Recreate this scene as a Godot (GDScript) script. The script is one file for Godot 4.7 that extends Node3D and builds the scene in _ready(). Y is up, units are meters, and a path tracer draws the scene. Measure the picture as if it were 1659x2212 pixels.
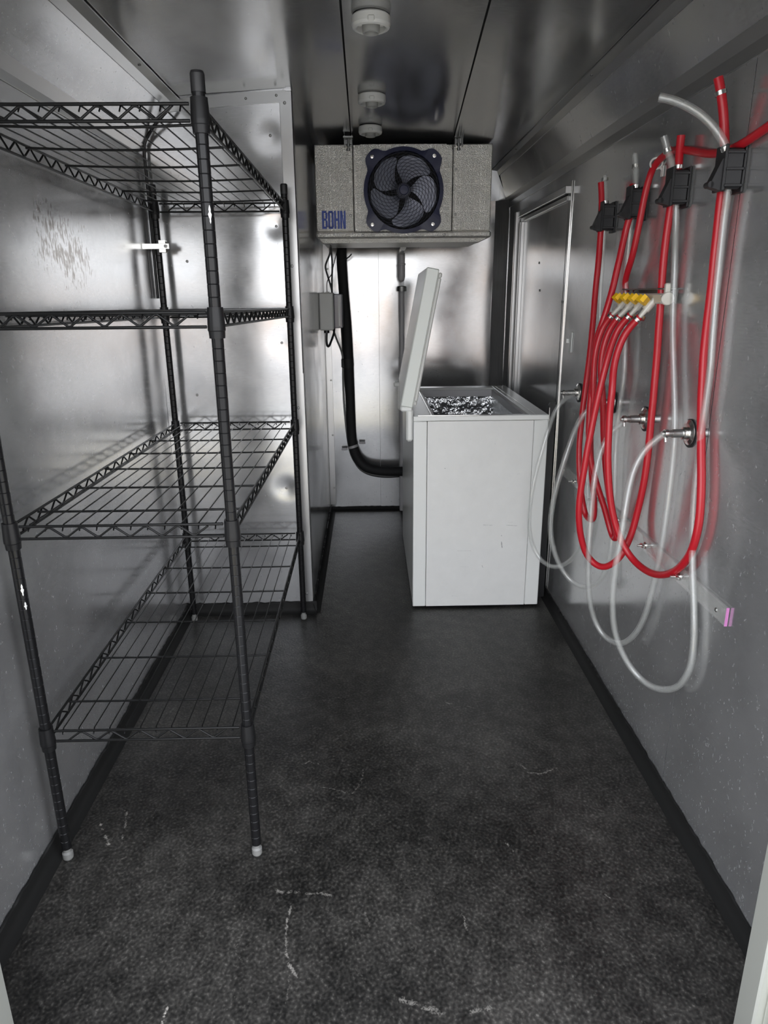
extends Node3D
# A beer trailer's walk-in cold room seen from its doorway. Metres, y up, the camera stands at z = 0 and looks along -z.

class MB:
	# Collects triangles; every face is wound clockwise towards its normal.
	var v := PackedVector3Array()
	var n := PackedVector3Array()
	var uv := PackedVector2Array()
	var ix := PackedInt32Array()
	var xf := Transform3D()

	func push(p: Vector3, nn: Vector3, t := Vector2.ZERO) -> int:
		v.append(xf * p)
		n.append((xf.basis * nn).normalized())
		uv.append(t)
		return v.size() - 1

	func tri_i(a: int, b: int, c: int) -> void:
		var g := (v[b] - v[a]).cross(v[c] - v[a])
		if g.dot(n[a] + n[b] + n[c]) > 0.0:
			ix.append(a); ix.append(c); ix.append(b)
		else:
			ix.append(a); ix.append(b); ix.append(c)

	func tri(a: Vector3, b: Vector3, c: Vector3, nn: Vector3) -> void:
		var g := (b - a).cross(c - a)
		var m := g.normalized() if g.dot(nn) > 0.0 else -g.normalized()
		tri_i(push(a, m), push(b, m), push(c, m))

	func quad(a: Vector3, b: Vector3, c: Vector3, d: Vector3, nn: Vector3, t := []) -> void:
		var g := (b - a).cross(c - a)
		if g.length() < 1e-12:
			g = (c - a).cross(d - a)
		var m := g.normalized() if g.dot(nn) > 0.0 else -g.normalized()
		var q := t if t.size() == 4 else [Vector2(0, 1), Vector2(1, 1), Vector2(1, 0), Vector2(0, 0)]
		var i := push(a, m, q[0]); var j := push(b, m, q[1]); var k := push(c, m, q[2]); var l := push(d, m, q[3])
		tri_i(i, j, k)
		tri_i(i, k, l)

	func box(lo: Vector3, hi: Vector3, bev := 0.0) -> MB:
		var c := (lo + hi) / 2.0
		var h := (hi - lo) / 2.0
		var b := minf(bev, minf(h.x, minf(h.y, h.z)) * 0.9)
		for ax in 3:
			var u := (ax + 1) % 3
			var w := (ax + 2) % 3
			for s in [-1.0, 1.0]:
				var nn := Vector3.ZERO
				nn[ax] = s
				var p := []
				for k in [[-1, -1], [1, -1], [1, 1], [-1, 1]]:
					var q := Vector3.ZERO
					q[ax] = s * h[ax]
					q[u] = k[0] * (h[u] - b)
					q[w] = k[1] * (h[w] - b)
					p.append(c + q)
				quad(p[0], p[1], p[2], p[3], nn)
		if b > 0.0:
			for ax in 3:
				var u := (ax + 1) % 3
				var w := (ax + 2) % 3
				for su in [-1.0, 1.0]:
					for sw in [-1.0, 1.0]:
						var p := []
						for e in [[-1.0, 0], [1.0, 0], [1.0, 1], [-1.0, 1]]:
							var q := Vector3.ZERO
							q[ax] = e[0] * (h[ax] - b)
							q[u] = su * (h[u] - (b if e[1] == 1 else 0.0))
							q[w] = sw * (h[w] - (0.0 if e[1] == 1 else b))
							p.append(c + q)
						var nn := Vector3.ZERO
						nn[u] = su
						nn[w] = sw
						quad(p[0], p[1], p[2], p[3], nn)
			for sx in [-1.0, 1.0]:
				for sy in [-1.0, 1.0]:
					for sz in [-1.0, 1.0]:
						var s := Vector3(sx, sy, sz)
						tri(c + s * Vector3(h.x, h.y - b, h.z - b), c + s * Vector3(h.x - b, h.y, h.z - b), c + s * Vector3(h.x - b, h.y - b, h.z), s)
		return self

	func tube(pts: PackedVector3Array, r, sides := 8, caps := true) -> MB:
		var m := pts.size()
		var up := Vector3.UP
		var t0 := (pts[1] - pts[0]).normalized()
		if absf(t0.dot(up)) > 0.9:
			up = Vector3.RIGHT
		var side := t0.cross(up).normalized()
		var rows := []
		var along := 0.0
		for i in m:
			var t := (pts[mini(i + 1, m - 1)] - pts[maxi(i - 1, 0)]).normalized()
			side = (side - t * side.dot(t)).normalized()
			var b := t.cross(side)
			var rr: float = r[i] if r is Array else r
			if i > 0:
				along += pts[i].distance_to(pts[i - 1])
			var row := []
			for k in sides + 1:
				var a := TAU * k / sides
				var d := side * cos(a) + b * sin(a)
				row.append(push(pts[i] + d * rr, d, Vector2(float(k) / sides, along)))
			rows.append(row)
		for i in m - 1:
			for k in sides:
				tri_i(rows[i][k], rows[i + 1][k], rows[i + 1][k + 1])
				tri_i(rows[i][k], rows[i + 1][k + 1], rows[i][k + 1])
		if caps:
			for e in [0, m - 1]:
				var nn := (pts[0] - pts[1]).normalized() if e == 0 else (pts[m - 1] - pts[m - 2]).normalized()
				var inv := xf.affine_inverse()
				var cc := push(pts[e], nn)
				var ring := []
				for k in sides:
					ring.append(push(inv * v[rows[e][k]], nn))
				for k in sides:
					tri_i(cc, ring[k], ring[(k + 1) % sides])
		return self

	func rod(a: Vector3, b: Vector3, r: float, sides := 12) -> MB:
		return tube(PackedVector3Array([a, b]), r, sides)

	func lathe(prof: Array, at: Transform3D, sides := 24) -> MB:
		# profile of Vector2(radius, height along the local y axis)
		for i in prof.size() - 1:
			var p: Vector2 = prof[i]
			var q: Vector2 = prof[i + 1]
			var d := q - p
			if d.length() < 1e-7:
				continue
			var nr := Vector2(d.y, -d.x).normalized()
			var low := []
			var top := []
			for k in sides + 1:
				var a := TAU * k / sides
				var e := Vector3(cos(a), 0, sin(a))
				var nn := (at.basis * (e * nr.x + Vector3.UP * nr.y)).normalized()
				low.append(push(at * (e * p.x + Vector3.UP * p.y), nn))
				top.append(push(at * (e * q.x + Vector3.UP * q.y), nn))
			for k in sides:
				if p.x > 1e-6:
					tri_i(low[k], low[k + 1], top[k])
				if q.x > 1e-6:
					tri_i(low[k + 1], top[k + 1], top[k])
		return self

	func prism(poly: PackedVector2Array, at: Transform3D, depth: float) -> MB:
		# polygon in the local xy plane, from z = 0 to z = depth
		var idx := Geometry2D.triangulate_polygon(poly)
		for s in [0.0, depth]:
			var nn := at.basis * Vector3(0, 0, -1.0 if s == 0.0 else 1.0)
			var base := v.size()
			for p in poly:
				push(at * Vector3(p.x, p.y, s), nn, p)
			for i in range(0, idx.size(), 3):
				tri_i(base + idx[i], base + idx[i + 1], base + idx[i + 2])
		var ccw := not Geometry2D.is_polygon_clockwise(poly)
		for i in poly.size():
			var p := poly[i]
			var q := poly[(i + 1) % poly.size()]
			var o := Vector2(q.y - p.y, p.x - q.x) * (1.0 if ccw else -1.0)
			quad(at * Vector3(p.x, p.y, 0), at * Vector3(q.x, q.y, 0), at * Vector3(q.x, q.y, depth), at * Vector3(p.x, p.y, depth), at.basis * Vector3(o.x, o.y, 0))
		return self

	func grid(nu: int, nv: int, f: Callable, facing: Vector3, t = null) -> MB:
		# f(u, v) gives a point; smooth normals by differences
		var rows := []
		var e := 0.002
		for j in nv + 1:
			var row := []
			for i in nu + 1:
				var a := float(i) / nu
				var b := float(j) / nv
				var p: Vector3 = f.call(a, b)
				var du: Vector3 = f.call(a + e, b) - f.call(a - e, b)
				var dv: Vector3 = f.call(a, b + e) - f.call(a, b - e)
				var nn := du.cross(dv).normalized()
				if nn.dot(facing) < 0.0:
					nn = -nn
				row.append(push(p, nn, t.call(p) if t != null else Vector2(a, b)))
			rows.append(row)
		for j in nv:
			for i in nu:
				tri_i(rows[j][i], rows[j][i + 1], rows[j + 1][i + 1])
				tri_i(rows[j][i], rows[j + 1][i + 1], rows[j + 1][i])
		return self

	func mesh(origin: Vector3) -> ArrayMesh:
		var a := []
		a.resize(Mesh.ARRAY_MAX)
		var vv := v.duplicate()
		for i in vv.size():
			vv[i] -= origin
		a[Mesh.ARRAY_VERTEX] = vv
		a[Mesh.ARRAY_NORMAL] = n
		a[Mesh.ARRAY_TEX_UV] = uv
		a[Mesh.ARRAY_INDEX] = ix
		var m := ArrayMesh.new()
		m.add_surface_from_arrays(Mesh.PRIMITIVE_TRIANGLES, a)
		return m

var home := {}   # node -> the point of the world that its own zero stands for
var taken := {}
var M := {}
var rng := RandomNumberGenerator.new()

func fresh(called: String) -> String:
	var k: int = taken.get(called, 0)
	taken[called] = k + 1
	return called if k == 0 else "%s_%03d" % [called, k]

func tag(o: Node3D, label: String, category: String, group := "") -> Node3D:
	if label: o.set_meta("label", label)
	if category: o.set_meta("category", category)
	if group: o.set_meta("group", group)
	return o

func thing(called: String, label: String, category: String, at := Vector3.ZERO, group := "") -> Node3D:
	var o := Node3D.new()
	o.name = fresh(called)
	add_child(o)
	o.position = at
	home[o] = at
	return tag(o, label, category, group)

func part(parent: Node3D, called: String, mb: MB, m: Material, label := "") -> MeshInstance3D:
	var o := MeshInstance3D.new()
	o.name = called
	o.mesh = mb.mesh(home[parent])
	o.material_override = null
	o.mesh.surface_set_material(0, m)
	parent.add_child(o, true)
	home[o] = home[parent]
	if label: o.set_meta("label", label)
	return o

func solo(called: String, mb: MB, m: Material, label: String, category: String, at := Vector3.ZERO, group := "") -> MeshInstance3D:
	var o := MeshInstance3D.new()
	o.name = fresh(called)
	o.mesh = mb.mesh(at)
	o.mesh.surface_set_material(0, m)
	add_child(o)
	o.position = at
	home[o] = at
	tag(o, label, category, group)
	return o

func struct(called: String, mb: MB, m: Material, label := "") -> MeshInstance3D:
	var o := MeshInstance3D.new()
	o.name = called
	o.mesh = mb.mesh(Vector3.ZERO)
	o.mesh.surface_set_material(0, m)
	add_child(o)
	home[o] = Vector3.ZERO
	o.set_meta("kind", "structure")
	if label: o.set_meta("label", label)
	return o

func copy(o: Node3D, at: Vector3, label := "") -> Node3D:
	var stem: String = str(o.name)
	var c: Node3D = o.duplicate()
	c.name = fresh(stem)
	add_child(c)
	c.position = at
	home[c] = at
	if label: c.set_meta("label", label)
	return c

func V(x: float, y: float, z: float) -> Vector3:
	return Vector3(x, y, z)

func at_axis(o: Vector3, axis: Vector3) -> Transform3D:
	# a frame whose y axis points along axis
	var y := axis.normalized()
	var x := y.cross(Vector3.FORWARD if absf(y.z) < 0.9 else Vector3.RIGHT).normalized()
	return Transform3D(Basis(x, y, x.cross(y)), o)

func smooth(flat: Array, sub := 5) -> PackedVector3Array:
	var p := []
	if flat[0] is Vector3:
		p = flat
	else:
		for i in range(0, flat.size(), 3):
			p.append(Vector3(flat[i], flat[i + 1], flat[i + 2]))
	var out := PackedVector3Array()
	for i in p.size() - 1:
		var a: Vector3 = p[maxi(i - 1, 0)]
		var b: Vector3 = p[i]
		var c: Vector3 = p[i + 1]
		var d: Vector3 = p[mini(i + 2, p.size() - 1)]
		for k in sub:
			out.append(b.cubic_interpolate(c, a, d, float(k) / sub))
	out.append(p[-1])
	# ease out the kinks that hand-measured points leave
	for pass_ in 3:
		var q := out.duplicate()
		for i in range(1, out.size() - 1):
			q[i] = out[i] * 0.5 + (out[i - 1] + out[i + 1]) * 0.25
		out = q
	return out

func mat(c: Color, rough := 0.5, metal := 0.0) -> StandardMaterial3D:
	var m := StandardMaterial3D.new()
	m.albedo_color = c
	m.roughness = rough
	m.metallic = metal
	return m

func lin(r: float, g: float, b: float) -> Color:
	return Color(r, g, b).linear_to_srgb()

func noise_bytes(w: int, h: int, freq: float, sd: int, octaves := 3, kind := FastNoiseLite.TYPE_SIMPLEX_SMOOTH, stretch := Vector2.ONE) -> PackedByteArray:
	var f := FastNoiseLite.new()
	f.noise_type = kind
	f.seed = sd
	f.frequency = freq
	f.fractal_octaves = octaves
	if octaves <= 1:
		f.fractal_type = FastNoiseLite.FRACTAL_NONE
	var ww := int(w * stretch.x)
	var hh := int(h * stretch.y)
	var im := f.get_image(ww, hh, false, false, true)
	im.convert(Image.FORMAT_L8)
	if ww != w or hh != h:
		im.resize(w, h, Image.INTERPOLATE_BILINEAR)
	return im.get_data()

func tex(bytes: PackedByteArray, w: int, h: int, fmt := Image.FORMAT_L8) -> ImageTexture:
	return ImageTexture.create_from_image(Image.create_from_data(w, h, false, fmt, bytes))

func noise_tex(w: int, freq: float, sd: int, octaves := 3, kind := FastNoiseLite.TYPE_SIMPLEX_SMOOTH) -> NoiseTexture2D:
	var f := FastNoiseLite.new()
	f.noise_type = kind
	f.seed = sd
	f.frequency = freq
	f.fractal_octaves = octaves
	var t := NoiseTexture2D.new()
	t.width = w
	t.height = w
	t.seamless = true
	t.noise = f
	return t

# Marks on a surface: short irregular strokes painted into a grey picture (bytes, one per pixel).
func stroke(bytes: PackedByteArray, w: int, h: int, pts: Array, width: float, value: int, cover := 0.6) -> void:
	for i in pts.size() - 1:
		var a: Vector2 = pts[i]
		var b: Vector2 = pts[i + 1]
		var steps := int(a.distance_to(b)) + 1
		for s in steps:
			var p := a.lerp(b, float(s) / steps)
			var r := width * rng.randf_range(0.3, 1.0)
			for dy in range(-int(r) - 1, int(r) + 2):
				for dx in range(-int(r) - 1, int(r) + 2):
					if dx * dx + dy * dy <= r * r + 0.3 and rng.randf() < cover:
						var x := int(p.x) + dx
						var y := int(p.y) + dy
						if x >= 0 and y >= 0 and x < w and y < h:
							bytes[y * w + x] = int(lerpf(bytes[y * w + x], value, rng.randf_range(0.25, 0.8)))
const HOSES := {
	"red1": [0.769, 1.343, -2.270, 0.751, 1.308, -2.288, 0.738, 1.268, -2.290, 0.730, 1.225, -2.288, 0.729, 1.180, -2.289, 0.730, 1.135, -2.286, 0.733, 1.089, -2.287, 0.736, 1.041, -2.298, 0.740, 0.992, -2.309, 0.745, 0.942, -2.319, 0.752, 0.891, -2.327, 0.761, 0.839, -2.336, 0.771, 0.787, -2.344, 0.781, 0.735, -2.346, 0.787, 0.684, -2.342, 0.786, 0.638, -2.343, 0.777, 0.635, -2.393, 0.766, 0.681, -2.411, 0.758, 0.731, -2.419, 0.753, 0.781, -2.431, 0.751, 0.830, -2.444, 0.751, 0.880, -2.455, 0.754, 0.929, -2.465, 0.759, 0.978, -2.476, 0.764, 1.027, -2.486, 0.770, 1.075, -2.497, 0.776, 1.124, -2.508, 0.782, 1.172, -2.519, 0.787, 1.220, -2.529, 0.791, 1.268, -2.539, 0.795, 1.316, -2.549, 0.798, 1.364, -2.559, 0.801, 1.411, -2.568, 0.804, 1.458, -2.574, 0.807, 1.505, -2.579, 0.809, 1.552, -2.585, 0.810, 1.598, -2.589, 0.810, 1.644, -2.590, 0.808, 1.689, -2.592, 0.805, 1.734, -2.597, 0.801, 1.768, -2.600],
	"red2": [0.767, 1.340, -2.200, 0.749, 1.304, -2.218, 0.735, 1.262, -2.219, 0.729, 1.216, -2.219, 0.729, 1.170, -2.216, 0.733, 1.123, -2.208, 0.740, 1.076, -2.206, 0.747, 1.026, -2.211, 0.754, 0.976, -2.217, 0.762, 0.925, -2.220, 0.771, 0.873, -2.224, 0.782, 0.820, -2.228, 0.794, 0.767, -2.231, 0.807, 0.715, -2.229, 0.817, 0.668, -2.214, 0.821, 0.624, -2.194, 0.817, 0.617, -2.221, 0.806, 0.660, -2.243, 0.791, 0.710, -2.252, 0.774, 0.758, -2.262, 0.758, 0.807, -2.272, 0.744, 0.856, -2.281, 0.735, 0.907, -2.287, 0.729, 0.958, -2.289, 0.727, 1.009, -2.290, 0.727, 1.059, -2.293, 0.729, 1.108, -2.296, 0.731, 1.157, -2.296, 0.734, 1.204, -2.306, 0.739, 1.250, -2.325, 0.747, 1.296, -2.315, 0.758, 1.341, -2.311, 0.769, 1.386, -2.313, 0.779, 1.430, -2.317, 0.787, 1.475, -2.321, 0.795, 1.519, -2.324, 0.802, 1.563, -2.327, 0.809, 1.606, -2.327, 0.814, 1.647, -2.316, 0.816, 1.689, -2.314, 0.816, 1.722, -2.328],
	"red3": [0.775, 1.346, -2.130, 0.750, 1.306, -2.149, 0.731, 1.258, -2.145, 0.717, 1.207, -2.135, 0.706, 1.155, -2.130, 0.697, 1.102, -2.127, 0.689, 1.048, -2.126, 0.682, 0.992, -2.124, 0.675, 0.936, -2.122, 0.670, 0.879, -2.121, 0.666, 0.820, -2.124, 0.665, 0.758, -2.128, 0.671, 0.696, -2.132, 0.687, 0.631, -2.139, 0.713, 0.574, -2.137, 0.748, 0.554, -2.100, 0.782, 0.591, -2.068, 0.807, 0.643, -2.065, 0.821, 0.700, -2.063, 0.827, 0.760, -2.056, 0.830, 0.821, -2.046, 0.831, 0.879, -2.038, 0.831, 0.936, -2.034, 0.831, 0.991, -2.034, 0.830, 1.046, -2.034, 0.830, 1.099, -2.034, 0.829, 1.152, -2.035, 0.829, 1.204, -2.037, 0.828, 1.255, -2.038, 0.826, 1.306, -2.039, 0.825, 1.356, -2.040, 0.824, 1.405, -2.042, 0.822, 1.453, -2.043, 0.821, 1.501, -2.043, 0.821, 1.548, -2.042, 0.822, 1.594, -2.040, 0.823, 1.638, -2.035, 0.825, 1.681, -2.025, 0.826, 1.724, -2.021, 0.826, 1.768, -2.025, 0.826, 1.800, -2.025],
	"red4": [0.777, 1.342, -2.060, 0.750, 1.300, -2.081, 0.730, 1.248, -2.082, 0.718, 1.192, -2.072, 0.713, 1.135, -2.053, 0.711, 1.076, -2.052, 0.711, 1.016, -2.046, 0.712, 0.955, -2.041, 0.717, 0.893, -2.037, 0.725, 0.831, -2.033, 0.738, 0.767, -2.029, 0.757, 0.706, -2.021, 0.782, 0.651, -2.005, 0.807, 0.618, -1.957, 0.824, 0.623, -1.868, 0.831, 0.672, -1.770, 0.834, 0.739, -1.706, 0.834, 0.800, -1.680, 0.834, 0.856, -1.674, 0.834, 0.908, -1.680, 0.834, 0.959, -1.691, 0.834, 1.008, -1.706, 0.834, 1.057, -1.720, 0.834, 1.107, -1.734, 0.834, 1.156, -1.745, 0.834, 1.206, -1.753, 0.833, 1.255, -1.759, 0.833, 1.304, -1.762, 0.833, 1.352, -1.763, 0.833, 1.400, -1.763, 0.832, 1.447, -1.763, 0.831, 1.493, -1.764, 0.831, 1.538, -1.765, 0.830, 1.583, -1.765, 0.829, 1.626, -1.763, 0.827, 1.669, -1.761, 0.824, 1.711, -1.760, 0.819, 1.754, -1.765, 0.811, 1.796, -1.765, 0.801, 1.836, -1.767, 0.792, 1.867, -1.770],
	"clear1": [0.827, 1.023, -2.814, 0.792, 0.983, -2.863, 0.762, 0.931, -2.869, 0.739, 0.874, -2.848, 0.721, 0.815, -2.838, 0.706, 0.754, -2.833, 0.693, 0.691, -2.833, 0.683, 0.626, -2.832, 0.676, 0.559, -2.832, 0.675, 0.490, -2.835, 0.683, 0.419, -2.842, 0.704, 0.349, -2.846, 0.736, 0.297, -2.824, 0.775, 0.291, -2.757, 0.807, 0.343, -2.677, 0.825, 0.416, -2.611, 0.832, 0.491, -2.566, 0.834, 0.558, -2.547, 0.834, 0.618, -2.553, 0.834, 0.674, -2.573, 0.833, 0.729, -2.596, 0.833, 0.785, -2.614, 0.832, 0.843, -2.626, 0.831, 0.900, -2.636, 0.830, 0.958, -2.644, 0.829, 1.017, -2.643, 0.829, 1.075, -2.632, 0.830, 1.133, -2.617, 0.830, 1.189, -2.601, 0.831, 1.244, -2.589, 0.830, 1.297, -2.584, 0.829, 1.350, -2.589, 0.828, 1.403, -2.595, 0.827, 1.455, -2.596, 0.826, 1.506, -2.596, 0.825, 1.556, -2.594, 0.823, 1.606, -2.593, 0.822, 1.655, -2.592, 0.819, 1.704, -2.592, 0.815, 1.753, -2.596, 0.812, 1.789, -2.599],
	"clear2": [0.804, 1.038, -2.420, 0.766, 1.008, -2.451, 0.735, 0.960, -2.445, 0.713, 0.908, -2.430, 0.695, 0.852, -2.422, 0.681, 0.794, -2.421, 0.669, 0.734, -2.423, 0.662, 0.670, -2.430, 0.660, 0.605, -2.437, 0.667, 0.538, -2.440, 0.685, 0.475, -2.437, 0.714, 0.414, -2.435, 0.751, 0.370, -2.414, 0.788, 0.371, -2.357, 0.815, 0.424, -2.298, 0.829, 0.489, -2.277, 0.833, 0.552, -2.272, 0.833, 0.612, -2.275, 0.833, 0.672, -2.279, 0.833, 0.730, -2.283, 0.833, 0.787, -2.292, 0.832, 0.843, -2.303, 0.832, 0.900, -2.311, 0.832, 0.957, -2.313, 0.831, 1.013, -2.311, 0.831, 1.070, -2.304, 0.831, 1.125, -2.296, 0.831, 1.179, -2.296, 0.830, 1.231, -2.304, 0.829, 1.283, -2.314, 0.827, 1.335, -2.322, 0.825, 1.387, -2.327, 0.823, 1.438, -2.330, 0.822, 1.488, -2.332, 0.821, 1.538, -2.331, 0.821, 1.586, -2.329, 0.821, 1.634, -2.326, 0.822, 1.680, -2.319, 0.820, 1.726, -2.315, 0.817, 1.774, -2.322, 0.814, 1.809, -2.329],
	"clear3": [0.790, 1.033, -2.120, 0.756, 0.992, -2.147, 0.730, 0.939, -2.149, 0.714, 0.882, -2.136, 0.706, 0.822, -2.126, 0.703, 0.759, -2.121, 0.703, 0.694, -2.118, 0.704, 0.628, -2.116, 0.707, 0.560, -2.117, 0.715, 0.488, -2.123, 0.729, 0.414, -2.131, 0.752, 0.344, -2.132, 0.782, 0.299, -2.101, 0.810, 0.317, -2.025, 0.826, 0.389, -1.963, 0.832, 0.465, -1.928, 0.834, 0.537, -1.908, 0.834, 0.605, -1.892, 0.834, 0.670, -1.879, 0.834, 0.732, -1.872, 0.834, 0.791, -1.868, 0.834, 0.849, -1.866, 0.834, 0.906, -1.865, 0.834, 0.961, -1.866, 0.834, 1.015, -1.870, 0.834, 1.067, -1.881, 0.834, 1.118, -1.896, 0.834, 1.169, -1.914, 0.834, 1.220, -1.932, 0.833, 1.271, -1.948, 0.833, 1.322, -1.963, 0.833, 1.373, -1.974, 0.832, 1.424, -1.980, 0.831, 1.474, -1.987, 0.830, 1.525, -1.996, 0.829, 1.574, -2.004, 0.826, 1.623, -2.008, 0.820, 1.671, -2.012, 0.810, 1.719, -2.016, 0.795, 1.766, -2.027, 0.782, 1.800, -2.030],
	"clear4": [0.779, 1.052, -1.810, 0.744, 1.007, -1.835, 0.718, 0.951, -1.837, 0.702, 0.891, -1.823, 0.693, 0.827, -1.811, 0.688, 0.760, -1.807, 0.684, 0.689, -1.811, 0.684, 0.614, -1.819, 0.691, 0.537, -1.825, 0.707, 0.459, -1.830, 0.735, 0.389, -1.824, 0.771, 0.336, -1.801, 0.803, 0.326, -1.741, 0.824, 0.378, -1.657, 0.832, 0.457, -1.616, 0.834, 0.526, -1.616, 0.834, 0.588, -1.629, 0.834, 0.647, -1.648, 0.834, 0.705, -1.670, 0.834, 0.764, -1.688, 0.833, 0.825, -1.701, 0.833, 0.886, -1.711, 0.833, 0.949, -1.716, 0.833, 1.010, -1.718, 0.832, 1.071, -1.718, 0.832, 1.131, -1.715, 0.832, 1.189, -1.713, 0.832, 1.246, -1.715, 0.831, 1.302, -1.721, 0.831, 1.357, -1.727, 0.830, 1.412, -1.730, 0.830, 1.465, -1.732, 0.829, 1.518, -1.733, 0.828, 1.569, -1.733, 0.827, 1.619, -1.730, 0.821, 1.668, -1.723, 0.806, 1.715, -1.718, 0.779, 1.757, -1.729, 0.740, 1.791, -1.737, 0.693, 1.814, -1.744, 0.655, 1.824, -1.750],
	"supply": [0.838, 1.750, -1.505, 0.838, 1.736, -1.612, 0.838, 1.726, -1.680, 0.838, 1.721, -1.737, 0.838, 1.721, -1.801, 0.838, 1.730, -1.872, 0.838, 1.753, -1.968, 0.838, 1.777, -2.083, 0.838, 1.774, -2.164, 0.832, 1.761, -2.194, 0.828, 1.740, -2.219, 0.824, 1.692, -2.237, 0.820, 1.637, -2.244, 0.818, 1.562, -2.262, 0.818, 1.504, -2.287, 0.820, 1.445, -2.331, 0.828, 1.408, -2.331],
}
const SCUFFS := [
	[[-0.209, -1.335, -0.214, -1.276, -0.208, -1.216, -0.196, -1.175, -0.176, -1.147], 2.2, 120, 0.5],
	[[-0.770, -1.623, -0.755, -1.596, -0.730, -1.561, -0.710, -1.532], 3.0, 150, 0.5],
	[[-0.712, -1.667, -0.700, -1.612, -0.692, -1.559], 1.6, 130, 0.45],
	[[-0.231, -1.868, -0.208, -1.878, -0.175, -1.861], 1.5, 135, 0.5],
	[[0.456, -1.845, 0.469, -1.805, 0.510, -1.795, 0.567, -1.824], 2.0, 115, 0.45],
	[[0.250, -2.198, 0.293, -2.182], 1.8, 120, 0.45],
	[[0.330, -2.172, 0.361, -2.156], 1.8, 125, 0.45],
	[[0.556, -1.342, 0.567, -1.329, 0.585, -1.332], 2.0, 160, 0.6],
	[[-0.672, -1.473, -0.667, -1.494, -0.648, -1.501], 1.4, 110, 0.4],
	[[-0.433, -1.098, -0.440, -1.068, -0.440, -1.052], 2.6, 165, 0.55],
	[[-0.257, -1.377, -0.200, -1.371, -0.131, -1.366, -0.108, -1.359], 3.0, 105, 0.35],
	[[0.351, -1.519, 0.362, -1.494, 0.364, -1.478], 2.0, 120, 0.45],
	[[0.203, -1.296, 0.205, -1.264, 0.206, -1.252], 2.0, 120, 0.4],
	[[-0.154, -1.757, -0.070, -1.724, -0.043, -1.774, -0.037, -1.839], 1.6, 105, 0.35],
	[[-0.215, -2.205, -0.083, -2.262, 0.038, -2.289], 1.3, 85, 0.3],
	[[-0.207, -2.620, -0.052, -2.654, 0.108, -2.733], 1.3, 80, 0.3],
	[[-0.251, -1.891, -0.137, -1.984, -0.014, -2.140], 1.4, 82, 0.3],
	[[0.113, -2.080, 0.078, -2.002, -0.015, -1.883], 1.5, 85, 0.3],
	[[-0.193, -3.133, -0.098, -2.923, 0.050, -2.847], 1.3, 80, 0.3],
	[[0.793, -2.098, 0.798, -1.991], 1.5, 105, 0.4],
	[[0.820, -1.610, 0.820, -1.489], 1.8, 110, 0.4],
	[[0.826, -1.856, 0.813, -1.726], 1.5, 100, 0.4],
	[[0.843, -1.513, 0.845, -1.410, 0.836, -1.352], 2.0, 105, 0.35],
	[[0.041, -1.089, 0.079, -1.078, 0.134, -1.057], 4.0, 100, 0.3],
	[[0.182, -1.056, 0.232, -1.069], 4.0, 100, 0.3],
]

const WL := -0.86      # inner face of the left wall
const WR := 0.85       # inner face of the right wall
const ZB := -4.58      # inner face of the end wall
const ZK := -2.98      # front of the boxed-out corner
const XK := -0.28      # its side
const ZF := -1.0       # inner face of the doorway wall
const CX := -0.03      # crown line of the arched ceiling

func ceil_y(x: float) -> float:
	return 2.152 - 0.042 * pow((x - CX) / 0.77, 2.0)

func wave(a: float, b: float, sd: float) -> float:
	# slow buckling of thin sheet metal, about -1 .. 1
	return 0.5 * sin(a * 5.1 + sd) * cos(b * 4.3 + sd * 1.7) + 0.3 * sin(a * 9.7 - b * 3.1 + sd * 2.3) + 0.2 * cos(b * 11.3 + a * 2.7 + sd * 0.6)

func _ready() -> void:
	rng.seed = 41
	# ---- camera, sky, exposure
	var cam := Camera3D.new()
	cam.name = "camera"
	cam.fov = 72.5
	cam.near = 0.05
	cam.far = 400.0
	cam.position = V(0, 1.41, 0)
	cam.rotation = V(-0.3027, -0.01867, -0.00888)
	add_child(cam)
	cam.current = true
	var env := Environment.new()
	var sky := Sky.new()
	var sm := ProceduralSkyMaterial.new()      # an even, bright, hazy sky
	sm.sky_top_color = Color(0.85, 0.87, 0.91)
	sm.sky_horizon_color = Color(0.95, 0.957, 0.97)
	sm.sky_curve = 0.25
	sm.ground_bottom_color = Color(0.5, 0.5, 0.48)
	sm.ground_horizon_color = Color(0.8, 0.81, 0.81)
	sky.sky_material = sm
	env.background_mode = Environment.BG_SKY
	env.sky = sky
	env.background_energy_multiplier = 1.0
	env.tonemap_mode = Environment.TONE_MAPPER_LINEAR
	env.tonemap_exposure = 5.1
	env.sdfgi_enabled = true
	env.ssao_enabled = true
	env.ssil_enabled = true
	var we := WorldEnvironment.new()
	we.name = "environment"
	we.environment = env
	add_child(we)

	var sun := DirectionalLight3D.new()     # stands over the far end of the trailer, so that the doorway lies in shade
	sun.name = "sun"
	sun.light_energy = 1.0
	sun.light_color = Color(1.0, 0.985, 0.96)
	sun.light_angular_distance = 0.6
	sun.shadow_enabled = true
	add_child(sun)
	sun.look_at_from_position(Vector3.ZERO, V(0.28, -1.15, 1.0), Vector3.UP)

	materials()
	outside()
	shell()
	side_door()
	ceiling_lights()
	shelf_unit()
	freezer()
	cooler()
	pipes_and_cables()
	beer_lines()
	odds()

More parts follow.
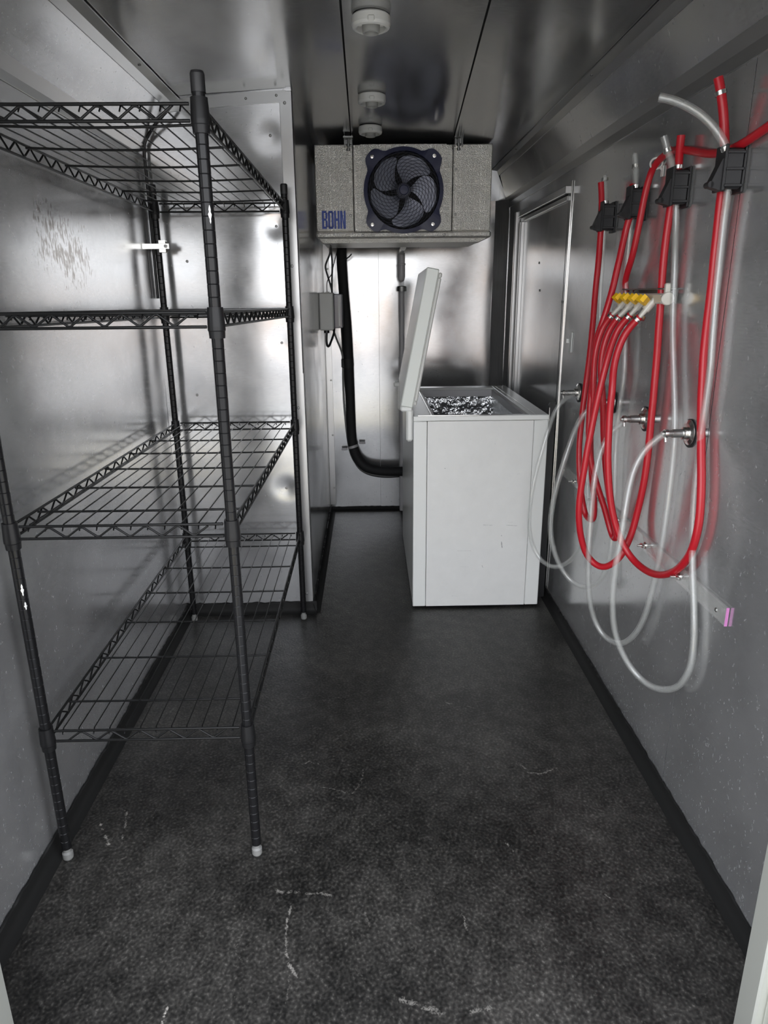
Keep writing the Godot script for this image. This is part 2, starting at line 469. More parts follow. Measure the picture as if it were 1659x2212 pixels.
func metal_set(sd: int, w: int, h: int, base := 168, speck := 900, metal := 0.93, rough := 0.3) -> StandardMaterial3D:
	# bare rolled aluminium sheet: even tone, fine roll lines, short scratches, dull and clean patches in the gloss
	var fine := noise_bytes(w, h, 0.35, sd, 2, FastNoiseLite.TYPE_SIMPLEX_SMOOTH, Vector2(0.18, 1.0))
	var coarse := noise_bytes(w, h, 0.006, sd + 1, 4)
	var col := PackedByteArray()
	col.resize(w * h)
	var rgh := PackedByteArray()
	rgh.resize(w * h)
	for i in w * h:
		col[i] = clampi(base + (fine[i] - 128) / 14 + (coarse[i] - 128) / 10, 0, 255)
		rgh[i] = clampi(150 + (coarse[i] - 128) / 3 + (fine[i] - 128) / 8, 0, 255)
	var met := PackedByteArray()
	met.resize(w * h)
	met.fill(int(metal * 255.0))
	for k in speck:      # short dull scratches and specks of oxide, thickest towards the foot of the sheet
		var p := Vector2(rng.randf() * w, h * (1.0 - pow(rng.randf(), 1.8)))
		var a := rng.randf_range(-0.9, 0.9) + PI / 2
		var q := p + Vector2(cos(a), sin(a)) * rng.randf_range(0.3, 6.0)
		var tone := rng.randi_range(base - 20, base + 40)
		var r := 0.35 if rng.randf() < 0.6 else rng.randf_range(0.7, 1.25)
		stroke(col, w, h, [p, q], r, mini(tone, 250), 0.6)
		stroke(met, w, h, [p, q], r, 110, 0.6)
	var m := mat(Color.WHITE, rough / 0.6, 1.0)
	m.set_meta("col", [col, w, h])
	m.albedo_texture = tex(col, w, h)
	m.roughness_texture = tex(rgh, w, h)
	m.roughness_texture_channel = BaseMaterial3D.TEXTURE_CHANNEL_RED
	m.metallic_texture = tex(met, w, h)
	m.metallic_texture_channel = BaseMaterial3D.TEXTURE_CHANNEL_RED
	return m

func materials() -> void:
	M.trim = mat(lin(0.5, 0.5, 0.495), 0.3, 0.9)
	M.steel = mat(lin(0.6, 0.6, 0.58), 0.28, 1.0)
	M.bright_steel = mat(lin(0.72, 0.71, 0.68), 0.2, 1.0)
	M.dull_steel = mat(lin(0.3, 0.3, 0.29), 0.45, 1.0)
	M.screw = mat(lin(0.32, 0.32, 0.31), 0.4, 1.0)
	M.shell = mat(lin(0.6, 0.6, 0.6), 0.5, 0.0)
	M.black_rubber = mat(lin(0.014, 0.014, 0.014), 0.62)
	M.seam = mat(lin(0.02, 0.02, 0.02), 0.8)
	M.black_epoxy = mat(lin(0.013, 0.013, 0.0125), 0.62)
	M.black_epoxy.metallic_specular = 0.3
	M.black_plastic = mat(lin(0.014, 0.014, 0.015), 0.4)
	M.foam = mat(lin(0.012, 0.012, 0.013), 0.75)
	M.white_enamel = mat(lin(0.82, 0.83, 0.8), 0.3)
	M.lid_white = mat(lin(0.76, 0.79, 0.74), 0.3)
	M.porcelain = mat(lin(0.62, 0.62, 0.59), 0.35)
	M.socket = mat(lin(0.35, 0.35, 0.33), 0.4)
	M.rim_grey = mat(lin(0.55, 0.56, 0.54), 0.22)
	M.grey_pvc = mat(lin(0.5, 0.49, 0.5), 0.4)
	M.foot = mat(lin(0.2, 0.2, 0.19), 0.4)
	M.clear_pvc = mat(Color(0.85, 0.85, 0.85, 0.3), 0.1)
	M.clear_pvc.transparency = BaseMaterial3D.TRANSPARENCY_ALPHA
	M.grey_box = mat(lin(0.6, 0.6, 0.57), 0.45)
	M.grey_cable = mat(lin(0.3, 0.3, 0.29), 0.5)
	M.box_lid = mat(lin(0.16, 0.16, 0.19), 0.15)
	M.navy = mat(lin(0.022, 0.026, 0.07), 0.38)
	M.navy_wire = mat(lin(0.012, 0.014, 0.03), 0.42)
	M.blade = mat(lin(0.15, 0.16, 0.2), 0.32, 0.5)
	M.logo_blue = mat(lin(0.02, 0.06, 0.36), 0.4)
	M.red_hose = mat(lin(0.44, 0.011, 0.02), 0.3)
	M.clear_hose = mat(Color(0.88, 0.89, 0.87, 0.11), 0.12)
	M.clear_hose.transparency = BaseMaterial3D.TRANSPARENCY_ALPHA
	M.acrylic = mat(Color(0.9, 0.9, 0.88, 0.16), 0.08)
	M.acrylic.transparency = BaseMaterial3D.TRANSPARENCY_ALPHA
	M.pink_edge = mat(lin(0.6, 0.22, 0.5), 0.4)
	M.yellow = mat(lin(0.85, 0.5, 0.012), 0.4)
	M.valve_white = mat(lin(0.62, 0.6, 0.54), 0.35, 0.3)
	M.hole = mat(lin(0.01, 0.01, 0.01), 0.9)
	M.paper = mat(lin(0.75, 0.76, 0.74), 0.6)
	M.bare = mat(lin(0.75, 0.75, 0.73), 0.35, 0.6)
	M.frame_alu = mat(lin(0.55, 0.56, 0.51), 0.45, 0.6)
	# stucco-embossed aluminium of the air cooler's casing
	M.stucco = mat(lin(0.84, 0.82, 0.77), 0.42, 0.84)
	var bump := noise_tex(512, 0.035, 5, 2)
	M.stucco.uv1_triplanar = true
	M.stucco.uv1_world_triplanar = true
	M.stucco.uv1_scale = V(8, 8, 8)
	M.stucco.heightmap_enabled = true
	M.stucco.heightmap_texture = bump
	M.stucco.heightmap_scale = 0.3
	# dented, frosted liner of the freezer
	M.liner = mat(lin(0.8, 0.81, 0.82), 0.25, 0.9)
	M.liner.uv1_triplanar = true
	M.liner.uv1_world_triplanar = true
	M.liner.uv1_scale = V(1.6, 1.6, 1.6)
	M.liner.heightmap_enabled = true
	M.liner.heightmap_texture = noise_tex(512, 0.022, 9, 4)
	M.liner.heightmap_scale = 1.2
	# powder-coated shelf wire and post
	M.wire = mat(lin(0.007, 0.007, 0.007), 0.36)
	M.post = mat(lin(0.009, 0.009, 0.0095), 0.22)
	M.collar = mat(lin(0.01, 0.01, 0.0105), 0.34)
	for k in ["wire", "post", "collar"]:
		M[k].metallic_specular = 0.36
	# concrete yard outside
	M.concrete = mat(lin(0.27, 0.273, 0.277), 0.85)
	M.yellow_paint = mat(lin(0.55, 0.45, 0.2), 0.7)
	M.tan_brick = mat(lin(0.45, 0.3, 0.2), 0.85)

func outside() -> void:
	struct("ground", MB.new().box(V(-40, -0.5, -8), V(40, -0.35, 60)), M.concrete, "pale concrete yard outside the doorway")
	struct("trim_9", MB.new().box(V(-6, -0.352, 1.35), V(6, -0.346, 1.75)), M.yellow_paint, "yellow line painted on the concrete yard")
	var f := thing("boundary_wall", "long low tan masonry wall far across the yard outside", "wall", V(0, -0.35, 34))
	part(f, "wall_face", MB.new().box(V(-40, -0.35, 33.8), V(40, 0.75, 34.2)), M.tan_brick)
	part(f, "coping", MB.new().box(V(-40, 0.75, 33.7), V(40, 0.85, 34.3), 0.02), M.concrete)

func sheet(o: Node3D, called: String, f: Callable, nu: int, nv: int, facing: Vector3, m: Material, t: Callable, label := "") -> MeshInstance3D:
	return part(o, called, MB.new().grid(nu, nv, f, facing, t), m, label)

func screws(o: Node3D, pts: Array, axis: Vector3, r := 0.005, m: Material = null) -> void:
	for p in pts:
		part(o, "screw", MB.new().lathe([Vector2(r, 0), Vector2(r, 0.0012), Vector2(r * 0.7, 0.0028), Vector2(0, 0.0032)], at_axis(p, axis), 10), m if m else M.screw)

func floor_material() -> StandardMaterial3D:
	# black granular coating: fine grain, worn greyish patches, pale scuffs where the photograph shows them
	var w := 1024
	var h := 2048
	var grain := noise_bytes(w, h, 0.16, 71, 3)
	var mid := noise_bytes(w, h, 0.025, 72, 4)
	var big := noise_bytes(w, h, 0.0035, 73, 3)
	var col := PackedByteArray()
	col.resize(w * h)
	var bmp := PackedByteArray()
	bmp.resize(w * h)
	for i in w * h:
		var g: int = grain[i]
		var d: int = mid[i]
		var b: int = big[i]
		var x := 45.0 + (g - 128) * 0.22 + (d - 128) * 0.12 + (b - 128) * 0.12
		if g > 176:
			x += (g - 176) * 0.5
		col[i] = clampi(int(x), 12, 200)
		bmp[i] = clampi(128 + (g - 128) / 2 + (d - 128) / 2, 0, 255)
	var px := func(x: float, z: float) -> Vector2: return Vector2((x + 0.9) / 1.8 * w, (z + 4.7) / 3.9 * h)
	for k in 5200:   # pale grit and small chips
		var p := Vector2(rng.randf() * w, rng.randf() * h)
		stroke(col, w, h, [p, p + Vector2(rng.randf_range(-2, 2), rng.randf_range(-2, 2))], rng.randf_range(0.3, 0.9), rng.randi_range(70, 120), 0.5)
	for k in 240:    # short drag marks
		var p := Vector2(rng.randf() * w, h * pow(rng.randf(), 0.7))
		var a := rng.randf() * TAU
		var pts := [p]
		for s in 6:
			a += rng.randf_range(-0.3, 0.3)
			pts.append(pts[-1] + Vector2(cos(a), sin(a)) * rng.randf_range(2, 7))
		stroke(col, w, h, pts, rng.randf_range(0.4, 1.3), rng.randi_range(75, 115), 0.35)
	for s in scuffs():
		var pts := []
		for q in s[0]:
			pts.append(px.call(q.x, q.y))
		var broken := []     # scuffs break up along their length and wander a little
		for i in pts.size() - 1:
			var steps := maxi(2, int(pts[i].distance_to(pts[i + 1]) / 5.0))
			for k in steps:
				broken.append(pts[i].lerp(pts[i + 1], float(k) / steps) + Vector2(rng.randf_range(-1.6, 1.6), rng.randf_range(-1.6, 1.6)))
		broken.append(pts[-1])
		for i in broken.size() - 1:
			var fade := rng.randf()
			if fade > 0.18:
				stroke(col, w, h, [broken[i], broken[i + 1]], s[1] * rng.randf_range(0.5, 1.2), s[2] + 40 - int(fade * 20.0), (s[3] + 0.2) * rng.randf_range(0.5, 1.0))
	var m := mat(Color(1, 0.975, 0.93), 0.43)
	m.albedo_texture = tex(col, w, h)
	m.heightmap_enabled = true
	m.heightmap_texture = tex(bmp, w, h)
	m.heightmap_scale = 0.12
	return m

func scuffs() -> Array:
	# long pale scuffs at the places where the photograph shows them: [points (x, z), width, tone, cover]
	return SCUFFS.map(func(s): 
		var pts := []
		for i in range(0, s[0].size(), 2):
			pts.append(Vector2(s[0][i], s[0][i + 1]))
		return [pts, s[1], s[2], s[3]])

func shell() -> void:
	# floor
	var fl := struct("floor", MB.new().grid(1, 1, func(a, b): return V(lerpf(-0.9, 0.9, a), 0, lerpf(-4.7, -0.8, b)), Vector3.UP), floor_material(), "black granular coated floor with pale scuffs")
	part(fl, "subfloor", MB.new().box(V(-0.95, -0.3, -4.7), V(0.95, -0.002, -0.86)), M.shell)
	# structural boxes behind the sheet metal
	var wl := struct("wall_left", MB.new().box(V(-0.95, -0.05, -4.68), V(WL - 0.006, 2.3, -0.9)), M.shell)
	var wr := struct("wall_right", MB.new().box(V(WR + 0.006, -0.05, -4.68), V(0.95, 2.3, -0.9)), M.shell)
	var wb := struct("wall_back", MB.new().box(V(-0.95, -0.05, -4.68), V(0.95, 2.3, ZB - 0.006)), M.shell)
	var ce := struct("ceiling", MB.new().box(V(-0.95, 2.21, -4.68), V(0.95, 2.3, -0.9)), M.shell)
	# doorway wall with its opening
	var wf := struct("wall_front", MB.new().box(V(-0.95, -0.05, ZF), V(-0.735, 2.3, -0.9)).box(V(0.735, -0.05, ZF), V(0.95, 2.3, -0.9)).box(V(-0.735, 1.96, ZF), V(0.735, 2.3, -0.9)), M.trim)
	part(wf, "threshold", MB.new().box(V(-0.735, -0.3, -0.98), V(0.735, -0.002, -0.84), 0.004), M.frame_alu)
	for s in [-1.0, 1.0]:
		var x0: float = 0.705 * s
		part(wf, "door_jamb", MB.new().box(V(minf(x0, 0.745 * s), 0, -1.012), V(maxf(x0, 0.745 * s), 1.97, -0.955), 0.004), M.frame_alu)
		part(wf, "jamb_lip", MB.new().box(V(minf(0.722 * s, 0.75 * s), 0, -0.955), V(maxf(0.722 * s, 0.75 * s), 1.97, -0.93), 0.003), M.frame_alu)
		part(wf, "door_gasket", MB.new().box(V(minf(0.73 * s, 0.75 * s), 0, -0.93), V(maxf(0.73 * s, 0.75 * s), 1.96, -0.915), 0.003), M.black_rubber)
		part(wf, "outer_frame", MB.new().box(V(minf(0.735 * s, 0.8 * s), -0.02, -0.915), V(maxf(0.735 * s, 0.8 * s), 1.97, -0.87), 0.004), M.frame_alu)
	part(wf, "door_head", MB.new().box(V(-0.745, 1.93, -1.012), V(0.745, 1.97, -0.93), 0.004), M.frame_alu)

	# ---- left wall: sheet metal with a stain splashed on it
	var uvz := func(p: Vector3) -> Vector2: return Vector2((p.z + 4.7) / 3.9, 1.0 - p.y / 2.0)
	M.left = metal_set(11, 2048, 1024, 196, 8500, 0.75, 0.2)
	stain(M.left)
	sheet(wl, "wall_sheet", func(a, b): return V(WL + 0.0016 * wave(lerpf(ZB, ZF, a), b * 1.94, 1.3), lerpf(0.0, 1.94, b), lerpf(ZB, ZF, a)), 110, 44, Vector3.RIGHT, M.left, uvz)

	# ---- right wall
	M.right = metal_set(21, 2048, 1024, 192, 10500, 0.75, 0.19)
	var seams_r := [-4.58, -3.13, -1.717, -1.0]
	for i in 3:
		var z0: float = seams_r[i]
		var z1: float = seams_r[i + 1] - (0.002 if i < 2 else 0.0)
		sheet(wr, "wall_sheet", func(a, b): return V(WR - 0.0014 * wave(lerpf(z0, z1, a), b * 1.94, 4.1 + i * 0.7), lerpf(0.0, 1.94, b), lerpf(z0, z1, a)), 48, 44, Vector3.LEFT, M.right, uvz)
	part(wr, "seam", MB.new().box(V(WR + 0.002, 0.02, -1.72), V(WR + 0.006, 1.93, -1.714)), M.seam)

	# ---- end wall: two bright sheets, and a dark strip that closes the corner
	M.back = metal_set(31, 1024, 1024, 184, 1200, 0.86, 0.17)
	var uvx := func(p: Vector3) -> Vector2: return Vector2((p.x + 0.9) / 1.8, 1.0 - p.y / 2.0)
	var back := func(x: float, y: float) -> float:
		return ZB + 0.0022 * wave(x * 1.3, y, 2.2) + 0.004 * sin(y * 7.0 + x * 2.0) * smoothstep(0.1, 0.5, x) + 0.012 * (x - 0.25) * (x - 0.25)
	var seams_b := [XK, 0.065, 0.776]
	for i in 2:
		var x0: float = seams_b[i]
		var x1: float = seams_b[i + 1] - (0.0015 if i == 0 else 0.0)
		sheet(wb, "wall_sheet", func(a, b): return V(lerpf(x0, x1, a), lerpf(0.0, 1.94, b), back.call(lerpf(x0, x1, a), lerpf(0.0, 1.94, b)) + (0.002 if i == 1 else 0.0)), 30, 70, Vector3.BACK, M.back, uvx)
	part(wb, "corner_post", MB.new().prism(PackedVector2Array([Vector2(0.774, -ZB + 0.004), Vector2(WR + 0.004, -ZB + 0.004), Vector2(WR + 0.004, -ZB - 0.085), Vector2(WR - 0.002, -ZB - 0.085), Vector2(0.774, -ZB - 0.003)]), Transform3D(Basis(Vector3.RIGHT, Vector3.FORWARD, Vector3.UP), V(0, 0, 0)), 1.94), M.right, "slanted metal post filling the corner")
	part(wb, "corner_angle", MB.new().box(V(XK, 0.04, ZB), V(XK + 0.04, 1.92, ZB + 0.006), 0.001).box(V(XK, 0.04, ZB), V(XK + 0.003, 1.92, ZB + 0.045), 0.001), M.trim)
	screws(wb, [V(XK + 0.03, 0.16, ZB + 0.006), V(XK + 0.03, 0.52, ZB + 0.006), V(XK + 0.03, 0.88, ZB + 0.006), V(XK + 0.03, 1.22, ZB + 0.006), V(XK + 0.03, 1.56, ZB + 0.006)], Vector3.BACK, 0.006)

	# ---- boxed-out corner behind the shelf
	M.bulk = metal_set(41, 1024, 1024, 200, 1200, 0.8, 0.17)
	var wk := struct("wall_corner", MB.new().box(V(-0.9, -0.02, -4.64), V(XK - 0.006, 2.2, ZK - 0.006)), M.shell)
	var dents := [Vector2(-0.366, 1.991), Vector2(-0.361, 1.669), Vector2(-0.723, 1.541), Vector2(-0.362, 1.22), Vector2(-0.73, 1.009), Vector2(-0.374, 0.596), Vector2(-0.75, 0.11), Vector2(-0.6, 0.3)]
	var depth := [0.003, 0.0045, 0.0008, 0.0018, 0.0009, 0.003, 0.0007, 0.0005]
	var bulge := func(x: float, y: float) -> float:
		var d := 0.0012 * wave(x * 1.6, y, 0.4)
		for k in dents.size():
			var q: Vector2 = dents[k]
			var r2 := (x - q.x) * (x - q.x) + (y - q.y) * (y - q.y)
			if r2 < 0.03:
				d -= depth[k] * exp(-r2 / 0.0019)
		return ZK + d
	sheet(wk, "wall_sheet", func(a, b): return V(lerpf(WL, XK, a), lerpf(0.0, 2.16, b), bulge.call(lerpf(WL, XK, a), lerpf(0.0, 2.16, b))), 72, 240, Vector3.BACK, M.bulk, uvx)
	var heads := []
	for k in dents.size() - 1:
		heads.append(V(dents[k].x, dents[k].y, bulge.call(dents[k].x, dents[k].y)))
	screws(wk, heads, Vector3.BACK, 0.0055)
	sheet(wk, "side_sheet", func(a, b): return V(XK + 0.001 * wave(a * 1.6, b * 2.1, 3.0), lerpf(0.0, 2.16, b), lerpf(ZB, ZK, a)), 40, 60, Vector3.RIGHT, M.right, uvz)
	# angle covering its outer corner, and the strip under the ceiling
	part(wk, "corner_angle", MB.new().box(V(XK - 0.045, 0.05, ZK - 0.002), V(XK + 0.0035, 2.14, ZK + 0.0035), 0.0012).box(V(XK - 0.001, 0.05, ZK - 0.05), V(XK + 0.0035, 2.14, ZK + 0.0035), 0.0012), M.trim)
	screws(wk, [V(XK - 0.025, 2.1, ZK + 0.0035), V(XK - 0.025, 1.52, ZK + 0.0035), V(XK - 0.025, 0.95, ZK + 0.0035), V(XK - 0.025, 0.09, ZK + 0.0035)], Vector3.BACK, 0.006)
	var head := MB.new()
	for k in 12:
		var xa := lerpf(WL + 0.11, XK - 0.02, k / 12.0)
		var xb := lerpf(WL + 0.11, XK - 0.02, (k + 1) / 12.0)
		head.quad(V(xa, ceil_y(xa) - 0.045, ZK + 0.004), V(xb, ceil_y(xb) - 0.045, ZK + 0.004), V(xb, ceil_y(xb) - 0.004, ZK + 0.004), V(xa, ceil_y(xa) - 0.004, ZK + 0.004), Vector3.BACK)
		head.quad(V(xa, ceil_y(xa) - 0.045, ZK), V(xb, ceil_y(xb) - 0.045, ZK), V(xb, ceil_y(xb) - 0.045, ZK + 0.004), V(xa, ceil_y(xa) - 0.045, ZK + 0.004), Vector3.DOWN)
	part(wk, "head_strip", head, M.trim)
	screws(wk, [V(-0.62, 2.105, ZK + 0.004), V(-0.45, 2.115, ZK + 0.004), V(-0.335, 2.125, ZK + 0.004)], Vector3.BACK, 0.005)

	# ---- arched ceiling in three sheets with a dark joint between them
	M.roof = metal_set(51, 1024, 1024, 170, 900, 0.88, 0.19)
	var uvc := func(p: Vector3) -> Vector2: return Vector2((p.x + 0.9) / 1.8, (p.z + 4.7) / 3.9)
	part(ce, "joint_backing", MB.new().grid(24, 1, func(a, b): return V(lerpf(-0.84, 0.84, a), ceil_y(lerpf(-0.84, 0.84, a)) + 0.008, lerpf(-4.6, -0.95, b)), Vector3.DOWN), M.seam)
	var edges := [[-0.78, -0.78], [-0.08, -0.055], [0.475, 0.26], [0.8, 0.8]]
	for i in 3:
		var l: Array = edges[i]
		var r: Array = edges[i + 1]
		var gap := 0.003
		sheet(ce, "ceiling_sheet", func(a, b):
			var x := lerpf(lerpf(l[0], l[1], b) + (gap if i > 0 else 0.0), lerpf(r[0], r[1], b) - (gap if i < 2 else 0.0), a)
			var z := lerpf(-4.6, -0.95, b)
			return V(x, ceil_y(x) + 0.0022 * wave(x * 1.4, z, 0.9 + i * 0.4), z), 30, 70, Vector3.DOWN, M.roof, uvc)

	# ---- sloping coves along both walls and the end wall
	cove()
	# ---- black coated skirting that runs up the walls
	skirting()

func stain(m: StandardMaterial3D) -> void:
	# brownish dried splash with drips on the left wall
	var d: Array = m.get_meta("col")
	var w: int = d[1]
	var h: int = d[2]
	var src: PackedByteArray = d[0]
	var rgb := PackedByteArray()
	rgb.resize(w * h * 3)
	for i in w * h:
		rgb[i * 3] = src[i]
		rgb[i * 3 + 1] = src[i]
		rgb[i * 3 + 2] = src[i]
	var mask := PackedByteArray()
	mask.resize(w * h)
	var px := func(z: float, y: float) -> Vector2: return Vector2((z + 4.7) / 3.9 * w, (1.0 - y / 2.0) * h)
	var fn := FastNoiseLite.new()
	fn.seed = 8
	fn.frequency = 0.11
	fn.fractal_octaves = 5
	for y in range(int(px.call(0.0, 1.68).y), int(px.call(0.0, 1.38).y)):
		for x in range(int(px.call(-2.36, 0.0).x), int(px.call(-1.93, 0.0).x)):
			var u := (float(x) / w * 3.9 - 4.7 + 2.13) / 0.2
			var v := ((1.0 - float(y) / h) * 2.0 - 1.545 - u * 0.03) / 0.105
			var n := fn.get_noise_2d(x * 1.2, y * 0.5) + fn.get_noise_2d(x * 0.3 + 90.0, y * 0.2) * 0.7 + 0.12 - 0.5 * (u * u + v * v)
			if n > 0.0:
				mask[y * w + x] = clampi(int(40 + n * 420.0 * rng.randf_range(0.3, 1.0)), 0, 170)
	for k in 16:
		var p: Vector2 = px.call(rng.randf_range(-2.28, -1.99), rng.randf_range(1.46, 1.53))
		stroke(mask, w, h, [p, p + Vector2(rng.randf_range(-2, 2), rng.randf_range(20, 60))], 0.8, 150, 0.5)
	for k in 40:
		var p: Vector2 = px.call(rng.randf_range(-2.9, -1.9), rng.randf_range(1.3, 1.62))
		stroke(mask, w, h, [p, p + Vector2(rng.randf_range(-3, 3), rng.randf_range(-1, 4))], 0.5, 120, 0.5)
	for i in w * h:
		if mask[i] > 0:
			var a := mask[i] / 255.0
			rgb[i * 3] = int(lerpf(src[i], 88, a))
			rgb[i * 3 + 1] = int(lerpf(src[i], 80, a))
			rgb[i * 3 + 2] = int(lerpf(src[i], 70, a))
	m.albedo_texture = tex(rgb, w, h, Image.FORMAT_RGB8)

func cove() -> void:
	var uvz := func(p: Vector3) -> Vector2: return Vector2((p.z + 4.7) / 3.9, (p.x * 0.5 + p.y * 0.5))
	# left: two faces with a crease between them
	var prof_l := [Vector2(WL, 1.925), Vector2(-0.82, 1.992), Vector2(-0.735, 2.118)]
	var tl := struct("trim_1", MB.new().box(V(-0.9, 1.95, -4.6), V(-0.862, 2.2, -0.95)), M.shell, "sloping sheet metal cove over the left wall")
	for i in 2:
		var p: Vector2 = prof_l[i]
		var q: Vector2 = prof_l[i + 1]
		sheet(tl, "cove_sheet", func(a, b): return V(lerpf(p.x, q.x, b), lerpf(p.y, q.y, b), lerpf(ZK, ZF, a)), 20, 2, V(1, -1, 0), M.right, uvz)
	strip(tl, "edge_angle", V(WL + 0.001, 1.9, 0), V(WL + 0.004, 1.93, 0), ZK, ZF)
	part(tl, "edge_fold", MB.new().prism(PackedVector2Array([Vector2(WL, 1.926), Vector2(WL + 0.018, 1.957), Vector2(WL + 0.021, 1.955), Vector2(WL + 0.004, 1.924)]), Transform3D(Basis(), V(0, 0, ZK)), ZF - ZK), M.trim)
	part(tl, "ceiling_angle", MB.new().prism(PackedVector2Array([Vector2(-0.752, 2.086), Vector2(-0.735, 2.112), Vector2(-0.7, 2.116), Vector2(-0.7, 2.112), Vector2(-0.733, 2.107), Vector2(-0.7495, 2.084)]), Transform3D(Basis(), V(0, 0, ZK)), ZF - ZK), M.trim)
	screws(tl, [V(-0.715, 2.109, -2.55), V(-0.715, 2.109, -1.9)], Vector3.DOWN, 0.005)
	# right
	var tr := struct("trim_2", MB.new().box(V(0.852, 1.95, -4.6), V(0.9, 2.2, -0.95)), M.shell, "sloping sheet metal cove over the right wall")
	sheet(tr, "cove_sheet", func(a, b): return V(lerpf(WR, 0.775, b) + 0.003 * sin(b * PI) * sin(a * 9.0), lerpf(1.925, 2.112, b), lerpf(ZB, ZF, a)), 60, 8, V(-1, -1, 0), M.right, uvz)
	part(tr, "edge_fold", MB.new().prism(PackedVector2Array([Vector2(WR, 1.895), Vector2(WR, 1.927), Vector2(WR - 0.012, 1.957), Vector2(WR - 0.015, 1.955), Vector2(WR - 0.004, 1.925), Vector2(WR - 0.004, 1.895)]), Transform3D(Basis(), V(0, 0, ZB)), ZF - ZB), M.trim)
	part(tr, "ceiling_angle", MB.new().prism(PackedVector2Array([Vector2(0.789, 2.078), Vector2(0.777, 2.106), Vector2(0.742, 2.109), Vector2(0.742, 2.105), Vector2(0.774, 2.101), Vector2(0.786, 2.076)]), Transform3D(Basis(), V(0, 0, ZB)), ZF - ZB), M.trim)
	screws(tr, [V(0.757, 2.103, -2.65), V(0.757, 2.103, -1.8), V(0.757, 2.103, -3.9)], Vector3.DOWN, 0.005)
	# end wall
	var tb := struct("trim_3", MB.new().box(V(XK, 1.96, -4.63), V(0.86, 2.2, ZB - 0.005)), M.shell, "sloping sheet metal cove over the end wall")
	sheet(tb, "cove_sheet", func(a, b): return V(lerpf(XK, 0.85 - 0.075 * b, a), lerpf(1.93, ceil_y(lerpf(XK, 0.775, a)), b), lerpf(ZB + 0.004, ZB + 0.036, b)), 20, 4, V(0, -1, 1), M.back, func(p): return Vector2((p.x + 0.9) / 1.8, 0.05))
	part(tb, "corner_seam", MB.new().tube(smooth([V(0.776, 2.104, ZB + 0.036), V(0.795, 2.06, ZB + 0.03), V(0.83, 1.985, ZB + 0.016), V(0.845, 1.935, ZB + 0.006)]), 0.0028, 6), M.seam)

func strip(o: Node3D, called: String, lo: Vector3, hi: Vector3, z0: float, z1: float) -> void:
	part(o, called, MB.new().box(V(lo.x, lo.y, z0), V(hi.x, hi.y, z1), 0.0008), M.trim)

func skirting() -> void:
	var noise := FastNoiseLite.new()
	noise.seed = 3
	noise.frequency = 9.0
	var ragged := func(s: float) -> float: return 0.008 * noise.get_noise_1d(s) + 0.004 * noise.get_noise_1d(s * 4.0 + 50.0)
	var runs := [
		["baseboard_left", V(WL, 0, ZK), V(WL, 0, ZF), Vector3.RIGHT, 0.042],
		["baseboard_right", V(WR, 0, ZB), V(WR, 0, ZF), Vector3.LEFT, 0.032],
		["baseboard_back", V(XK, 0, ZB), V(WR, 0, ZB), Vector3.BACK, 0.024],
		["baseboard_corner", V(WL, 0, ZK), V(XK + 0.02, 0, ZK), Vector3.BACK, 0.05],
		["baseboard_side", V(XK, 0, ZB), V(XK, 0, ZK + 0.02), Vector3.RIGHT, 0.036]]
	for r in runs:
		var a: Vector3 = r[1]
		var b: Vector3 = r[2]
		var out: Vector3 = r[3]
		var hgt: float = r[4]
		var nseg := int(a.distance_to(b) / 0.02)
		var mb := MB.new().grid(nseg, 6, func(u, w):
			var p := a.lerp(b, u)
			var top: float = hgt + ragged.call(p.x * 7.0 + p.z * 5.0 + a.x)
			var prof := [Vector2(0.034, 0.0005), Vector2(0.02, 0.004), Vector2(0.012, 0.012), Vector2(0.008, 0.022), Vector2(0.006, 0.8), Vector2(0.0055, 0.95), Vector2(0.0005, 1.0)]
			var i := clampi(int(w * 6.0), 0, 5)
			var q: Vector2 = prof[i].lerp(prof[i + 1], clampf(w * 6.0 - i, 0.0, 1.0))
			var y := q.y if w * 6.0 <= 3.0 else lerpf(0.022, top, clampf((q.y - 0.022) / 0.978, 0.0, 1.0))
			return p + out * (q.x + 0.002) + Vector3.UP * y, out + Vector3.UP * 0.4)
		struct(r[0], mb, M.black_epoxy, "black coating run up the foot of the wall")

